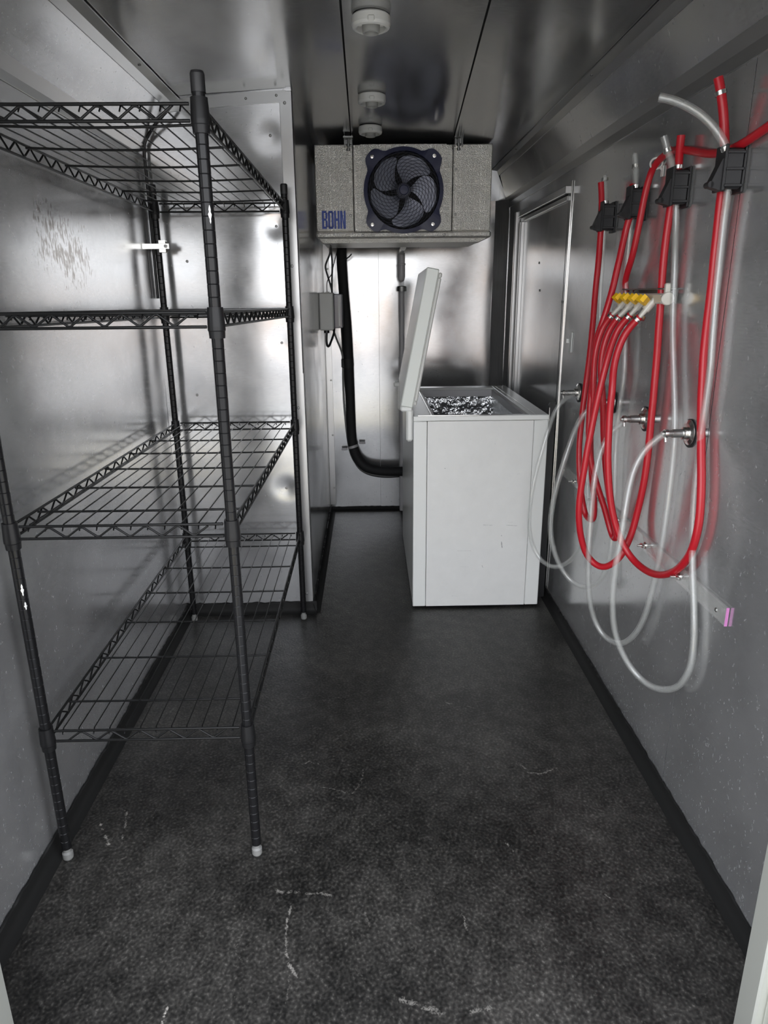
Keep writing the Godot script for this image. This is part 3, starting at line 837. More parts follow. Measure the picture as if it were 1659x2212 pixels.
func side_door() -> void:
	# sheet-metal service door in the right wall
	var o := Node3D.new()
	o.name = "door_1"
	add_child(o)
	home[o] = Vector3.ZERO
	o.set_meta("kind", "structure")
	o.set_meta("label", "brushed metal service door in the right wall behind the freezer")
	part(o, "door_leaf", MB.new().grid(20, 30, func(a, b): return V(WR - 0.004 + 0.001 * wave(a * 0.9, b * 1.7, 5.0), lerpf(0.04, 1.775, b), lerpf(-4.03, -3.17, a)), Vector3.LEFT, func(p): return Vector2((p.z + 4.7) / 3.9, 1.0 - p.y / 2.0)), M.right)
	part(o, "door_edge", MB.new().box(V(WR - 0.022, 0.04, -4.075), V(WR, 1.775, -4.035), 0.002), M.trim)
	part(o, "gasket", MB.new().box(V(WR - 0.012, 0.03, -4.1), V(WR, 1.79, -4.075), 0.001), M.black_rubber)
	part(o, "frame_post", MB.new().box(V(WR - 0.04, 0.02, -4.13), V(WR, 1.83, -4.1), 0.002), M.trim)
	part(o, "frame_head", MB.new().box(V(WR - 0.03, 1.8, -4.1), V(WR, 1.83, -3.135), 0.002), M.trim)
	part(o, "door_head", MB.new().box(V(WR - 0.016, 1.775, -4.07), V(WR, 1.795, -3.16), 0.002), M.trim)
	part(o, "frame_flange", MB.new().box(V(WR - 0.006, 0.03, -3.137), V(WR, 1.85, -3.131), 0.001), M.bright_steel)
	part(o, "cover_strip", MB.new().box(V(WR - 0.003, 0.03, -3.19), V(WR, 1.85, -3.137), 0.001), M.right)
	screws(o, [V(WR - 0.005, 1.8, -3.165), V(WR - 0.005, 1.37, -3.165), V(WR - 0.005, 0.93, -3.165), V(WR - 0.005, 1.42, -3.6), V(WR - 0.005, 1.55, -3.64)], Vector3.LEFT, 0.006)

func ceiling_lights() -> void:
	var spots := [[V(0.018, 0, -2.27), "white porcelain ceiling lampholder without bulb, nearest the doorway"], [V(0.024, 0, -3.08), "white porcelain ceiling lampholder, middle one of three in a row"], [V(0.02, 0, -3.62), "white porcelain ceiling lampholder closest to the fan cooler"]]
	var first: Node3D
	for i in 3:
		var p: Vector3 = spots[i][0]
		p.y = ceil_y(p.x) - 0.001
		if i == 0:
			first = thing("lampholder", spots[i][1], "lampholder", p, "bare lampholders along the ceiling")
			var t := Transform3D(Basis(Vector3.RIGHT, Vector3.DOWN, Vector3.FORWARD), p)
			part(first, "base", MB.new().lathe([Vector2(0.05, 0), Vector2(0.054, 0.004), Vector2(0.055, 0.024), Vector2(0.052, 0.031), Vector2(0.046, 0.034), Vector2(0.041, 0.032), Vector2(0.04, 0.018), Vector2(0.0, 0.016)], t, 32), M.porcelain)
			part(first, "socket", MB.new().lathe([Vector2(0.024, 0.016), Vector2(0.024, 0.042), Vector2(0.021, 0.044), Vector2(0.018, 0.042), Vector2(0.017, 0.02), Vector2(0, 0.02)], t, 24), M.socket)
			for s in [-1.0, 1.0]:
				part(first, "mounting_lug", MB.new().box(p + V(s * 0.03 - 0.006, -0.026, -0.006), p + V(s * 0.03 + 0.006, -0.014, 0.006), 0.002), M.porcelain)
			part(first, "screw_cover", MB.new().box(p + V(-0.01, -0.029, 0.049), p + V(0.01, -0.015, 0.057), 0.003), M.porcelain)
		else:
			copy(first, p, spots[i][1])

const SHELF_X := [-0.81, -0.315]
const SHELF_Z := [-1.5, -2.9]
const SHELF_Y := [[1.757, 1.744], [1.377, 1.357], [0.919, 0.904], [0.388, 0.412]]   # front and back height of each top wire

func shelf_unit() -> void:
	var o := thing("wire_shelving_unit", "tall black four-tier wire shelving unit standing along the left wall", "shelf unit", V(-0.56, 0, -2.2))
	var r := 0.0127
	for x in SHELF_X:
		for z in SHELF_Z:
			var mb := MB.new()
			var prof := [Vector2(0, 0.035), Vector2(r, 0.035)]
			var y := 0.06
			while y < 1.78:      # roll-formed grooves an inch apart
				prof.append(Vector2(r, y - 0.0012))
				prof.append(Vector2(r - 0.0009, y))
				prof.append(Vector2(r, y + 0.0012))
				y += 0.0254
			prof.append_array([Vector2(r, 1.78)])
			mb.lathe(prof, Transform3D(Basis(), V(x, 0, z)), 14)
			var p := part(o, "post", mb, M.post)
			part(p, "end_cap", MB.new().lathe([Vector2(r + 0.0012, 1.775), Vector2(r + 0.0012, 1.806), Vector2(r - 0.001, 1.811), Vector2(0, 1.812)], Transform3D(Basis(), V(x, 0, z)), 14), M.black_plastic)
			part(p, "levelling_foot", MB.new().lathe([Vector2(0, 0.0005), Vector2(0.011, 0.0005), Vector2(0.0135, 0.005), Vector2(0.0135, 0.02), Vector2(0.009, 0.024), Vector2(0.009, 0.036), Vector2(0, 0.036)], Transform3D(Basis(), V(x, 0, z)), 14), M.foot, "pale grey levelling foot")
			if x == SHELF_X[1] and z == SHELF_Z[0]:
				chip(p, x, z, 1.562, 0.034, 1.05)
			if x == SHELF_X[0] and z == SHELF_Z[0]:
				chip(p, x, z, 0.77, 0.03, 0.9)
				chip(p, x, z, 0.73, 0.02, 0.8)
	for k in 4:
		tier(o, SHELF_Y[k][0], SHELF_Y[k][1])

func chip(p: Node3D, x: float, z: float, y: float, hgt: float, ang: float) -> void:
	# bare metal where the black coating has flaked off the post
	var mb := MB.new().grid(4, 8, func(a, b):
		var wdt := 0.3 * sin(clampf(b, 0.02, 0.98) * PI) * (0.7 + 0.3 * sin(b * 17.0))
		var t: float = ang + (a - 0.5) * 2.0 * wdt
		return V(x + cos(t) * 0.0133, y + (b - 0.5) * hgt, z + sin(t) * 0.0133), V(cos(ang), 0, sin(ang)))
	part(p, "coating_chip", mb, M.bare, "bare metal where the coating flaked off")

func tier(o: Node3D, yf: float, yb: float) -> void:
	var x0: float = SHELF_X[0]
	var x1: float = SHELF_X[1]
	var z0: float = SHELF_Z[0]
	var z1: float = SHELF_Z[1]
	var hy := func(z: float) -> float: return lerpf(yf, yb, (z - z0) / (z1 - z0))
	var s := part(o, "wire_shelf", MB.new().rod(V(x0 + 0.02, hy.call(z0), z0), V(x1 - 0.02, hy.call(z0), z0), 0.0033, 8), M.wire)
	var gap := 0.029
	# outer frame: upper and lower wire on each side with a zigzag between
	part(s, "edge_wire", MB.new().rod(V(x0 + 0.02, yf - gap, z0), V(x1 - 0.02, yf - gap, z0), 0.0033, 8), M.wire)
	for d in [0.0, gap]:
		part(s, "edge_wire", MB.new().rod(V(x0 + 0.02, yb - d, z1), V(x1 - 0.02, yb - d, z1), 0.0033, 8), M.wire)
		for x in [x0, x1]:
			part(s, "edge_wire", MB.new().rod(V(x, yf - d, z0 - 0.02), V(x, yb - d, z1 + 0.02), 0.0033, 8), M.wire)
	for z in [z0, z1]:
		part(s, "truss_wire", MB.new().tube(zigzag(V(x0 + 0.05, hy.call(z), z), V(x1 - 0.05, hy.call(z), z), gap, 0.037), 0.0026, 6), M.wire)
	for x in [x0, x1]:
		part(s, "truss_wire", MB.new().tube(zigzag(V(x, yf, z0 - 0.05), V(x, yb, z1 + 0.05), gap, 0.037), 0.0026, 6), M.wire)
	# deck: fine wires along, supports across beneath them
	for k in 12:
		var x := lerpf(x0, x1, (k + 1) / 13.0)
		part(s, "deck_wire", MB.new().tube(PackedVector3Array([V(x, yf - 0.012, z0 - 0.001), V(x, yf + 0.0005, z0 - 0.012), V(x, yb + 0.0005, z1 + 0.012), V(x, yb - 0.012, z1 + 0.001)]), 0.0017, 6), M.wire)
	for k in 6:
		var z := lerpf(z0, z1, (k + 0.6) / 6.2)
		var y: float = hy.call(z) - 0.005
		var sag := 0.006 if yf > 1.6 else 0.001
		var pts := PackedVector3Array()
		for i in 9:
			var t := i / 8.0
			pts.append(V(lerpf(x0, x1, t), y - sag * sin(t * PI), z))
		part(s, "support_wire", MB.new().tube(pts, 0.0029, 6), M.wire)
	for x in [x0, x1]:
		for z in [z0, z1]:
			var y: float = hy.call(z)
			part(s, "corner_collar", MB.new().lathe([Vector2(0.0128, y + 0.01), Vector2(0.0165, y + 0.01), Vector2(0.0185, y - 0.028), Vector2(0.0185, y - 0.036), Vector2(0.0172, y - 0.038), Vector2(0.0165, y - 0.052), Vector2(0.0128, y - 0.052)], Transform3D(Basis(), V(x, 0, z)), 16), M.collar)

func zigzag(a: Vector3, b: Vector3, drop: float, half: float) -> PackedVector3Array:
	var n := int(round(a.distance_to(b) / half))
	var out := PackedVector3Array()
	for i in n + 1:
		var p := a.lerp(b, float(i) / n)
		var y := -0.004 if i % 2 == 1 else -drop + 0.004
		var step := (b - a) / n * 0.1
		if i > 0:
			out.append(p - step + Vector3.UP * y)
		if i < n:
			out.append(p + step + Vector3.UP * y)
	return out

func freezer() -> void:
	var x0 := 0.186
	var x1 := 0.772
	var z0 := -2.985
	var z1 := -3.99
	var o := thing("chest_freezer", "white chest freezer standing with its lid open against the end wall", "freezer", V(0.48, 0, -3.48))
	# cabinet
	part(o, "cabinet_side", MB.new().box(V(x0, 0.012, z1), V(x0 + 0.03, 0.885, z0 - 0.004), 0.003), M.white_enamel)
	part(o, "cabinet_side", MB.new().box(V(x1 - 0.03, 0.012, z1), V(x1, 0.885, z0 - 0.004), 0.003), M.white_enamel)
	part(o, "cabinet_back", MB.new().box(V(x0, 0.012, z1), V(x1, 0.885, z1 + 0.03), 0.003), M.white_enamel)
	part(o, "cabinet_bottom", MB.new().box(V(x0 + 0.01, 0.012, z1 + 0.01), V(x1 - 0.01, 0.03, z0 - 0.01)), M.black_plastic)
	part(o, "corner_panel", MB.new().box(V(x0, 0.012, z0 - 0.03), V(0.2455, 0.883, z0), 0.003), M.white_enamel)
	part(o, "corner_panel", MB.new().box(V(0.7105, 0.012, z0 - 0.03), V(x1, 0.883, z0), 0.003), M.white_enamel)
	part(o, "end_panel", MB.new().box(V(0.2475, 0.012, z0 - 0.03), V(0.7085, 0.883, z0 - 0.001), 0.001), end_panel_material())
	part(o, "front_lip", MB.new().box(V(x0, 0.885, z0 - 0.03), V(x1, 0.906, z0 + 0.001), 0.002), M.white_enamel)
	for x in [x0 + 0.05, x1 - 0.05]:
		for z in [z0 - 0.06, z1 + 0.06]:
			part(o, "foot", MB.new().lathe([Vector2(0, 0), Vector2(0.018, 0), Vector2(0.02, 0.012), Vector2(0, 0.013)], Transform3D(Basis(), V(x, 0, z)), 12), M.black_plastic)
	# grey rim round the opening, stepped down to the liner
	var rim := MB.new()
	rim.box(V(x0, 0.89, z1), V(0.272, 0.907, z0 - 0.003), 0.003)
	rim.box(V(0.69, 0.89, z1), V(x1, 0.907, z0 - 0.003), 0.003)
	rim.box(V(0.27, 0.89, z1), V(0.692, 0.907, z1 + 0.075), 0.003)
	rim.box(V(0.27, 0.89, z0 - 0.03), V(0.692, 0.907, z0 - 0.003), 0.003)
	part(o, "top_rim", rim, M.rim_grey, "grey plastic rim")
	part(o, "inner_ledge", MB.new().box(V(0.268, 0.86, z1 + 0.072), V(0.285, 0.895, z0 - 0.028)).box(V(0.678, 0.86, z1 + 0.072), V(0.694, 0.895, z0 - 0.028)).box(V(0.285, 0.86, z1 + 0.072), V(0.678, 0.895, z1 + 0.09)).box(V(0.285, 0.86, z0 - 0.042), V(0.678, 0.895, z0 - 0.028)), M.grey_pvc)
	part(o, "edge_bead", MB.new().box(V(x0 + 0.02, 0.9065, z0 - 0.006), V(0.47, 0.909, z0 - 0.002)).box(V(0.262, 0.9065, z1 + 0.07), V(0.266, 0.909, z0 - 0.03)).box(V(0.71, 0.9065, z1 + 0.02), V(0.713, 0.9085, z0 - 0.01)), M.bright_steel)
	# liner walls
	var lx0 := 0.272
	var lx1 := 0.69
	var lz0 := z0 - 0.034
	var lz1 := z1 + 0.078
	var dent := FastNoiseLite.new()
	dent.seed = 77
	dent.frequency = 14.0
	var bump := func(a: float, b: float) -> float: return 0.004 * dent.get_noise_2d(a, b) + 0.004 * maxf(0.0, dent.get_noise_2d(a * 2.4 + 9.0, b * 2.4) - 0.25)
	part(o, "liner_wall", MB.new().grid(60, 60, func(a, b): return V(lerpf(lx0, lx1, a), lerpf(0.12, 0.89, b), lz1 + 0.004 + bump.call(a * 0.42, b * 0.8)), Vector3.BACK), M.liner, "dented shiny aluminium liner")
	part(o, "liner_wall", MB.new().grid(60, 40, func(a, b): return V(lx1 - 0.004 - bump.call(a * 0.95 + 3.0, b * 0.8) * 0.5, lerpf(0.12, 0.89, b), lerpf(lz0, lz1, a)), Vector3.LEFT), M.liner)
	part(o, "liner_wall", MB.new().grid(60, 40, func(a, b): return V(lx0 + 0.004 + bump.call(a * 0.95 + 7.0, b * 0.8) * 0.5, lerpf(0.12, 0.89, b), lerpf(lz0, lz1, a)), Vector3.RIGHT), M.liner)
	part(o, "liner_wall", MB.new().grid(30, 30, func(a, b): return V(lerpf(lx0, lx1, a), lerpf(0.12, 0.89, b), lz0 - 0.004), Vector3.FORWARD), M.liner)
	part(o, "liner_floor", MB.new().box(V(lx0, 0.1, lz1), V(lx1, 0.125, lz0)), M.liner)
	# lid, standing up and leaning a little over the opening
	var lid := Node3D.new()
	lid.name = "lid"
	o.add_child(lid)
	home[lid] = home[o]
	var lf := Transform3D(Basis(V(0.983, -0.188, 0.0), V(0.188, 0.983, 0.0), V(-0.033, 0, 1.0).normalized()), V(0.1565, 0.946, z0))
	# local: x across the thickness (towards the cabinet), y up the lid, z towards the doorway
	var shell_ := MB.new()
	shell_.xf = lf
	shell_.box(V(-0.026, 0.0, -1.0), V(0.026, 0.572, 0.0), 0.004)
	part(lid, "lid_shell", shell_, M.lid_white)
	var pan := MB.new()
	pan.xf = lf
	pan.box(V(0.026, 0.02, -0.98), V(0.032, 0.556, -0.012), 0.002)
	part(lid, "inner_panel", pan, M.white_enamel)
	var gk := MB.new()
	gk.xf = lf
	gk.box(V(0.026, 0.012, -0.99), V(0.041, 0.03, -0.004), 0.004).box(V(0.026, 0.54, -0.99), V(0.041, 0.56, -0.004), 0.004).box(V(0.026, 0.03, -0.024), V(0.041, 0.54, -0.004), 0.004).box(V(0.026, 0.03, -0.99), V(0.041, 0.54, -0.97), 0.004)
	part(lid, "gasket", gk, M.porcelain, "pale rubber lid gasket")
	for z in [z0 - 0.035, z1 + 0.12]:
		var h := part(o, "hinge", MB.new().box(V(x0 - 0.03, 0.795, z - 0.045), V(x0 - 0.001, 0.935, z + 0.03), 0.008), M.white_enamel)
		part(h, "hinge_arm", MB.new().box(V(x0 - 0.055, 0.925, z - 0.04), V(x0 - 0.004, 0.95, z + 0.025), 0.006), M.white_enamel)

func end_panel_material() -> StandardMaterial3D:
	# white enamel with a few scuffs, a chip and dirty hand marks
	var w := 512
	var h := 970
	var col := PackedByteArray()
	col.resize(w * h)
	var nb := noise_bytes(w, h, 0.01, 15, 3)
	for i in w * h:
		col[i] = 231 + (nb[i] - 128) / 40
	var P := func(px: float, py: float) -> Vector2: return Vector2((px - 920.0) / 211.0 * w, (py - 905.0) / 408.0 * h)
	for s in [[955, 1002, 957, 1003, 110, 1.4], [1038, 1127, 1058, 1128, 150, 1.0], [1085, 1128, 1108, 1130, 130, 1.2], [1088, 1122, 1100, 1122, 160, 0.8], [985, 1185, 1015, 1185, 150, 0.9], [1077, 1166, 1079, 1180, 95, 2.4], [1076, 1150, 1077, 1153, 110, 1.2], [1038, 1220, 1040, 1224, 140, 1.4], [1090, 1022, 1092, 1023, 130, 1.1], [1103, 1017, 1109, 1016, 160, 0.9], [990, 1221, 1010, 1222, 195, 0.8], [975, 1290, 990, 1291, 190, 0.9], [1005, 941, 1006, 943, 150, 1.0], [1055, 952, 1056, 953, 150, 1.0]]:
		stroke(col, w, h, [P.call(s[0], s[1]), P.call(s[2], s[3])], s[5], s[4], 0.7)
	for k in 60:
		var p := Vector2(rng.randf() * w, h - pow(rng.randf(), 3.0) * 40.0)
		stroke(col, w, h, [p, p + Vector2(rng.randf_range(-6, 6), 1)], 0.8, 150, 0.4)
	var m := mat(Color(1, 1, 0.985), 0.3)
	m.albedo_texture = tex(col, w, h)
	return m

func bar_text(mb: MB, at: Vector3, w: float, h: float, t: float, bars: Array) -> void:
	# letter built of straight bars given in a unit square: [x0, y0, x1, y1]
	for b in bars:
		mb.box(at + V(b[0] * w, b[1] * h, 0), at + V(b[2] * w, b[3] * h, t))

func cooler() -> void:
	var x0 := -0.256
	var x1 := 0.622
	var zf := -3.8
	var zb := -4.22
	var yb := 1.712
	var yt := 2.11
	var o := thing("unit_cooler", "embossed aluminium ceiling-hung refrigeration cooler with a dark blue fan", "cooler", V(0.183, 1.66, -4.0))
	part(o, "casing", MB.new().box(V(x0 + 0.004, yb, zb), V(x1 - 0.004, yt, zf - 0.012), 0.002), M.stucco)
	# face: end covers and the fan panel, parted by narrow gaps
	part(o, "end_cover", MB.new().box(V(x0, yb + 0.002, zf - 0.16), V(-0.067, yt, zf), 0.004), M.stucco)
	part(o, "end_cover", MB.new().box(V(0.4275, yb + 0.002, zf - 0.16), V(x1, yt, zf), 0.004), M.stucco)
	# the fan panel has a round opening
	var c := Vector2(0.183, 1.9)
	var ro := 0.182
	var fp := MB.new()
	var nseg := 48
	for i in nseg:
		var a0 := TAU * i / nseg
		var a1 := TAU * (i + 1) / nseg
		var edge := func(a: float) -> Vector2:
			var d := Vector2(cos(a), sin(a))
			var t := 9.0
			if absf(d.x) > 1e-5: t = minf(t, ((0.4245 if d.x > 0 else -0.064) - c.x) / d.x)
			if absf(d.y) > 1e-5: t = minf(t, ((yt if d.y > 0 else yb + 0.002) - c.y) / d.y)
			return c + d * t
		var e0: Vector2 = edge.call(a0)
		var e1: Vector2 = edge.call(a1)
		var i0 := c + Vector2(cos(a0), sin(a0)) * ro
		var i1 := c + Vector2(cos(a1), sin(a1)) * ro
		fp.quad(V(i0.x, i0.y, zf - 0.002), V(e0.x, e0.y, zf - 0.002), V(e1.x, e1.y, zf - 0.002), V(i1.x, i1.y, zf - 0.002), Vector3.BACK)
		fp.quad(V(i0.x, i0.y, zf - 0.002), V(i1.x, i1.y, zf - 0.002), V(i1.x, i1.y, zf - 0.012), V(i0.x, i0.y, zf - 0.012), V(c.x - i0.x, c.y - i0.y, 0))
	part(o, "fan_panel", fp, M.stucco)
	part(o, "fan_well", MB.new().lathe([Vector2(ro, -0.0005), Vector2(ro, -0.01), Vector2(0.0, -0.0102)], at_axis(V(c.x, c.y, zf - 0.001), Vector3.BACK), 40), M.hole)
	for x in [-0.067, 0.4245]:
		part(o, "joint", MB.new().box(V(x, yb, zf - 0.011), V(x + 0.003, yt, zf - 0.006)), M.seam)
	screws(o, [V(-0.082, 1.998, zf), V(-0.084, 1.789, zf), V(0.443, 1.998, zf), V(0.443, 1.789, zf)], Vector3.BACK, 0.006)
	# sloping drain pan
	part(o, "drain_pan", MB.new().box(V(x0 - 0.004, yb - 0.032, zb - 0.02), V(x1 + 0.006, yb, zf + 0.006), 0.008), M.stucco)
	part(o, "pan_bottom", MB.new().prism(PackedVector2Array([Vector2(x0 + 0.01, yb - 0.03), Vector2(x1 - 0.01, yb - 0.03), Vector2(x1 - 0.05, yb - 0.05), Vector2(x0 + 0.03, yb - 0.052)]), Transform3D(Basis(), V(0, 0, zb - 0.01)), zf - zb - 0.02), M.stucco)
	screws(o, [V(-0.024, yb - 0.018, zf + 0.006), V(0.388, yb - 0.018, zf + 0.006)], Vector3.BACK, 0.0065)
	# maker's lettering on the end cover
	var lt := MB.new()
	var lw := 0.0275
	var lh := 0.084
	var pen := V(-0.228, 1.726, zf - 0.0005)
	bar_text(lt, pen, lw, lh, 0.0016, [[0, 0, 0.36, 1], [0.36, 0.88, 0.85, 1], [0.36, 0.46, 0.85, 0.58], [0.36, 0, 0.85, 0.12], [0.64, 0.58, 1, 0.9], [0.64, 0.1, 1, 0.46]])
	bar_text(lt, pen + V(0.0305, 0, 0), lw, lh, 0.0016, [[0, 0.08, 0.36, 0.92], [0.64, 0.08, 1, 0.92], [0.1, 0.88, 0.9, 1], [0.1, 0, 0.9, 0.12]])
	bar_text(lt, pen + V(0.061, 0, 0), lw, lh, 0.0016, [[0, 0, 0.36, 1], [0.64, 0, 1, 1], [0.36, 0.44, 0.64, 0.58]])
	bar_text(lt, pen + V(0.0915, 0, 0), lw, lh, 0.0016, [[0, 0, 0.34, 1], [0.66, 0, 1, 1]])
	var np := pen + V(0.0915, 0, 0)
	lt.prism(PackedVector2Array([Vector2(np.x + 0.2 * lw, np.y + lh), Vector2(np.x + 0.4 * lw, np.y + lh), Vector2(np.x + 0.8 * lw, np.y), Vector2(np.x + 0.6 * lw, np.y)]), Transform3D(Basis(), V(0, 0, np.z)), 0.0016)
	part(o, "lettering", lt, M.logo_blue, "blue block letters BOHN")
	# fan guard: dark blue moulded frame with four lugs
	var outline := PackedVector2Array()
	for i in 96:
		var a := TAU * i / 96
		var r := 0.199
		var lug := fposmod(a - PI / 4 + PI / 4, PI / 2) - PI / 4
		r += 0.043 * exp(-pow(lug / 0.235, 4.0))
		outline.append(Vector2(cos(a), sin(a)) * r)
	var g := MB.new()
	var ri := 0.18
	for i in 96:
		var p := outline[i]
		var q := outline[(i + 1) % 96]
		var pi_ := p.normalized() * ri
		var qi := q.normalized() * ri
		var w := func(t: Vector2, z: float) -> Vector3: return V(c.x + t.x, c.y + t.y, zf + z)
		g.quad(w.call(p, 0.007), w.call(q, 0.007), w.call(qi, 0.012), w.call(pi_, 0.012), Vector3.BACK)
		g.quad(w.call(p, 0.007), w.call(q, 0.007), w.call(q, -0.002), w.call(p, -0.002), V(p.x, p.y, 0))
		g.quad(w.call(pi_, 0.012), w.call(qi, 0.012), w.call(qi * 0.985, -0.004), w.call(pi_ * 0.985, -0.004), V(-p.x, -p.y, 0))
	var fg := part(o, "fan_guard", g, M.navy, "dark blue plastic fan guard")
	for q in [Vector2(0.0275, 2.054), Vector2(0.334, 2.056), Vector2(0.025, 1.744), Vector2(0.331, 1.744)]:
		part(fg, "guard_screw", MB.new().lathe([Vector2(0.0085, 0), Vector2(0.0085, 0.003), Vector2(0.0055, 0.0035), Vector2(0.005, 0.002), Vector2(0.004, 0.004), Vector2(0, 0.0045)], at_axis(V(q.x, q.y, zf + 0.0075), Vector3.BACK), 14), M.bright_steel)
	var dome := func(r: float) -> float: return zf + 0.016 + 0.02 * (1.0 - pow(r / 0.182, 2.0))
	for k in 10:
		var r := 0.03 + 0.0156 * k
		var pts := PackedVector3Array()
		for i in 49:
			var a := TAU * i / 48
			pts.append(V(c.x + cos(a) * r, c.y + sin(a) * r, dome.call(r)))
		part(fg, "guard_ring", MB.new().tube(pts, 0.0011, 5, false), M.navy_wire)
	for k in 30:
		var pts := PackedVector3Array()
		for i in 13:
			var t := i / 12.0
			var r := lerpf(0.022, 0.181, t)
			var a := TAU * k / 30.0 - 1.15 * t * t - 0.3 * t
			pts.append(V(c.x + cos(a) * r, c.y + sin(a) * r, dome.call(r) + 0.0015))
		part(fg, "guard_spoke", MB.new().tube(pts, 0.0011, 5), M.navy_wire)
	part(fg, "guard_hub", MB.new().lathe([Vector2(0.024, 0), Vector2(0.024, 0.004), Vector2(0.02, 0.006), Vector2(0, 0.0065)], at_axis(V(c.x, c.y, zf + 0.034), Vector3.BACK), 20), M.navy)
	# five broad swept blades
	for k in 5:
		var a0 := TAU * k / 5.0 + 0.18
		var blade := MB.new().grid(14, 10, func(a, b):
			var r := lerpf(0.034, 0.174, a)
			var half := 0.24 + 0.37 * sin(clampf(a * 1.02, 0.0, 1.0) * PI * 0.72)
			half *= sqrt(maxf(0.0, 1.0 - pow(maxf(0.0, (a - 0.72) / 0.28), 2.4))) * 0.96 + 0.04
			var t: float = a0 - 0.5 * a * a + (b - 0.5) * 2.0 * half
			return V(c.x + cos(t) * r, c.y + sin(t) * r, zf - 0.003 + 0.011 * (b - 0.5) * 1.6 * (0.5 + 0.5 * a)), Vector3.BACK)
		part(o, "fan_blade", blade, M.blade)
	part(o, "fan_hub", MB.new().lathe([Vector2(0.036, -0.006), Vector2(0.036, 0.012), Vector2(0.03, 0.016), Vector2(0, 0.017)], at_axis(V(c.x, c.y, zf - 0.004), Vector3.BACK), 20), M.blade)
	# hangers: slotted channel with a bolt from the ceiling
	for x in [-0.088, 0.453]:
		var h := part(o, "hanger", MB.new().box(V(x - 0.02, yt - 0.014, zf - 0.02), V(x - 0.016, 2.15, zf + 0.016), 0.001).box(V(x + 0.016, yt - 0.014, zf - 0.02), V(x + 0.02, 2.15, zf + 0.016), 0.001).box(V(x - 0.02, yt - 0.014, zf - 0.024), V(x + 0.02, 2.14, zf - 0.02), 0.001).box(V(x - 0.024, 2.134, zf - 0.03), V(x + 0.024, 2.142, zf + 0.03), 0.001), M.dull_steel)
		part(h, "hanger_bolt", MB.new().rod(V(x, yt - 0.025, zf + 0.006), V(x, 2.14, zf + 0.006), 0.005, 8).rod(V(x, 2.1, zf + 0.006), V(x, 2.11, zf + 0.006), 0.011, 6).rod(V(x, yt - 0.03, zf + 0.006), V(x, yt - 0.02, zf + 0.006), 0.01, 6), M.dull_steel)

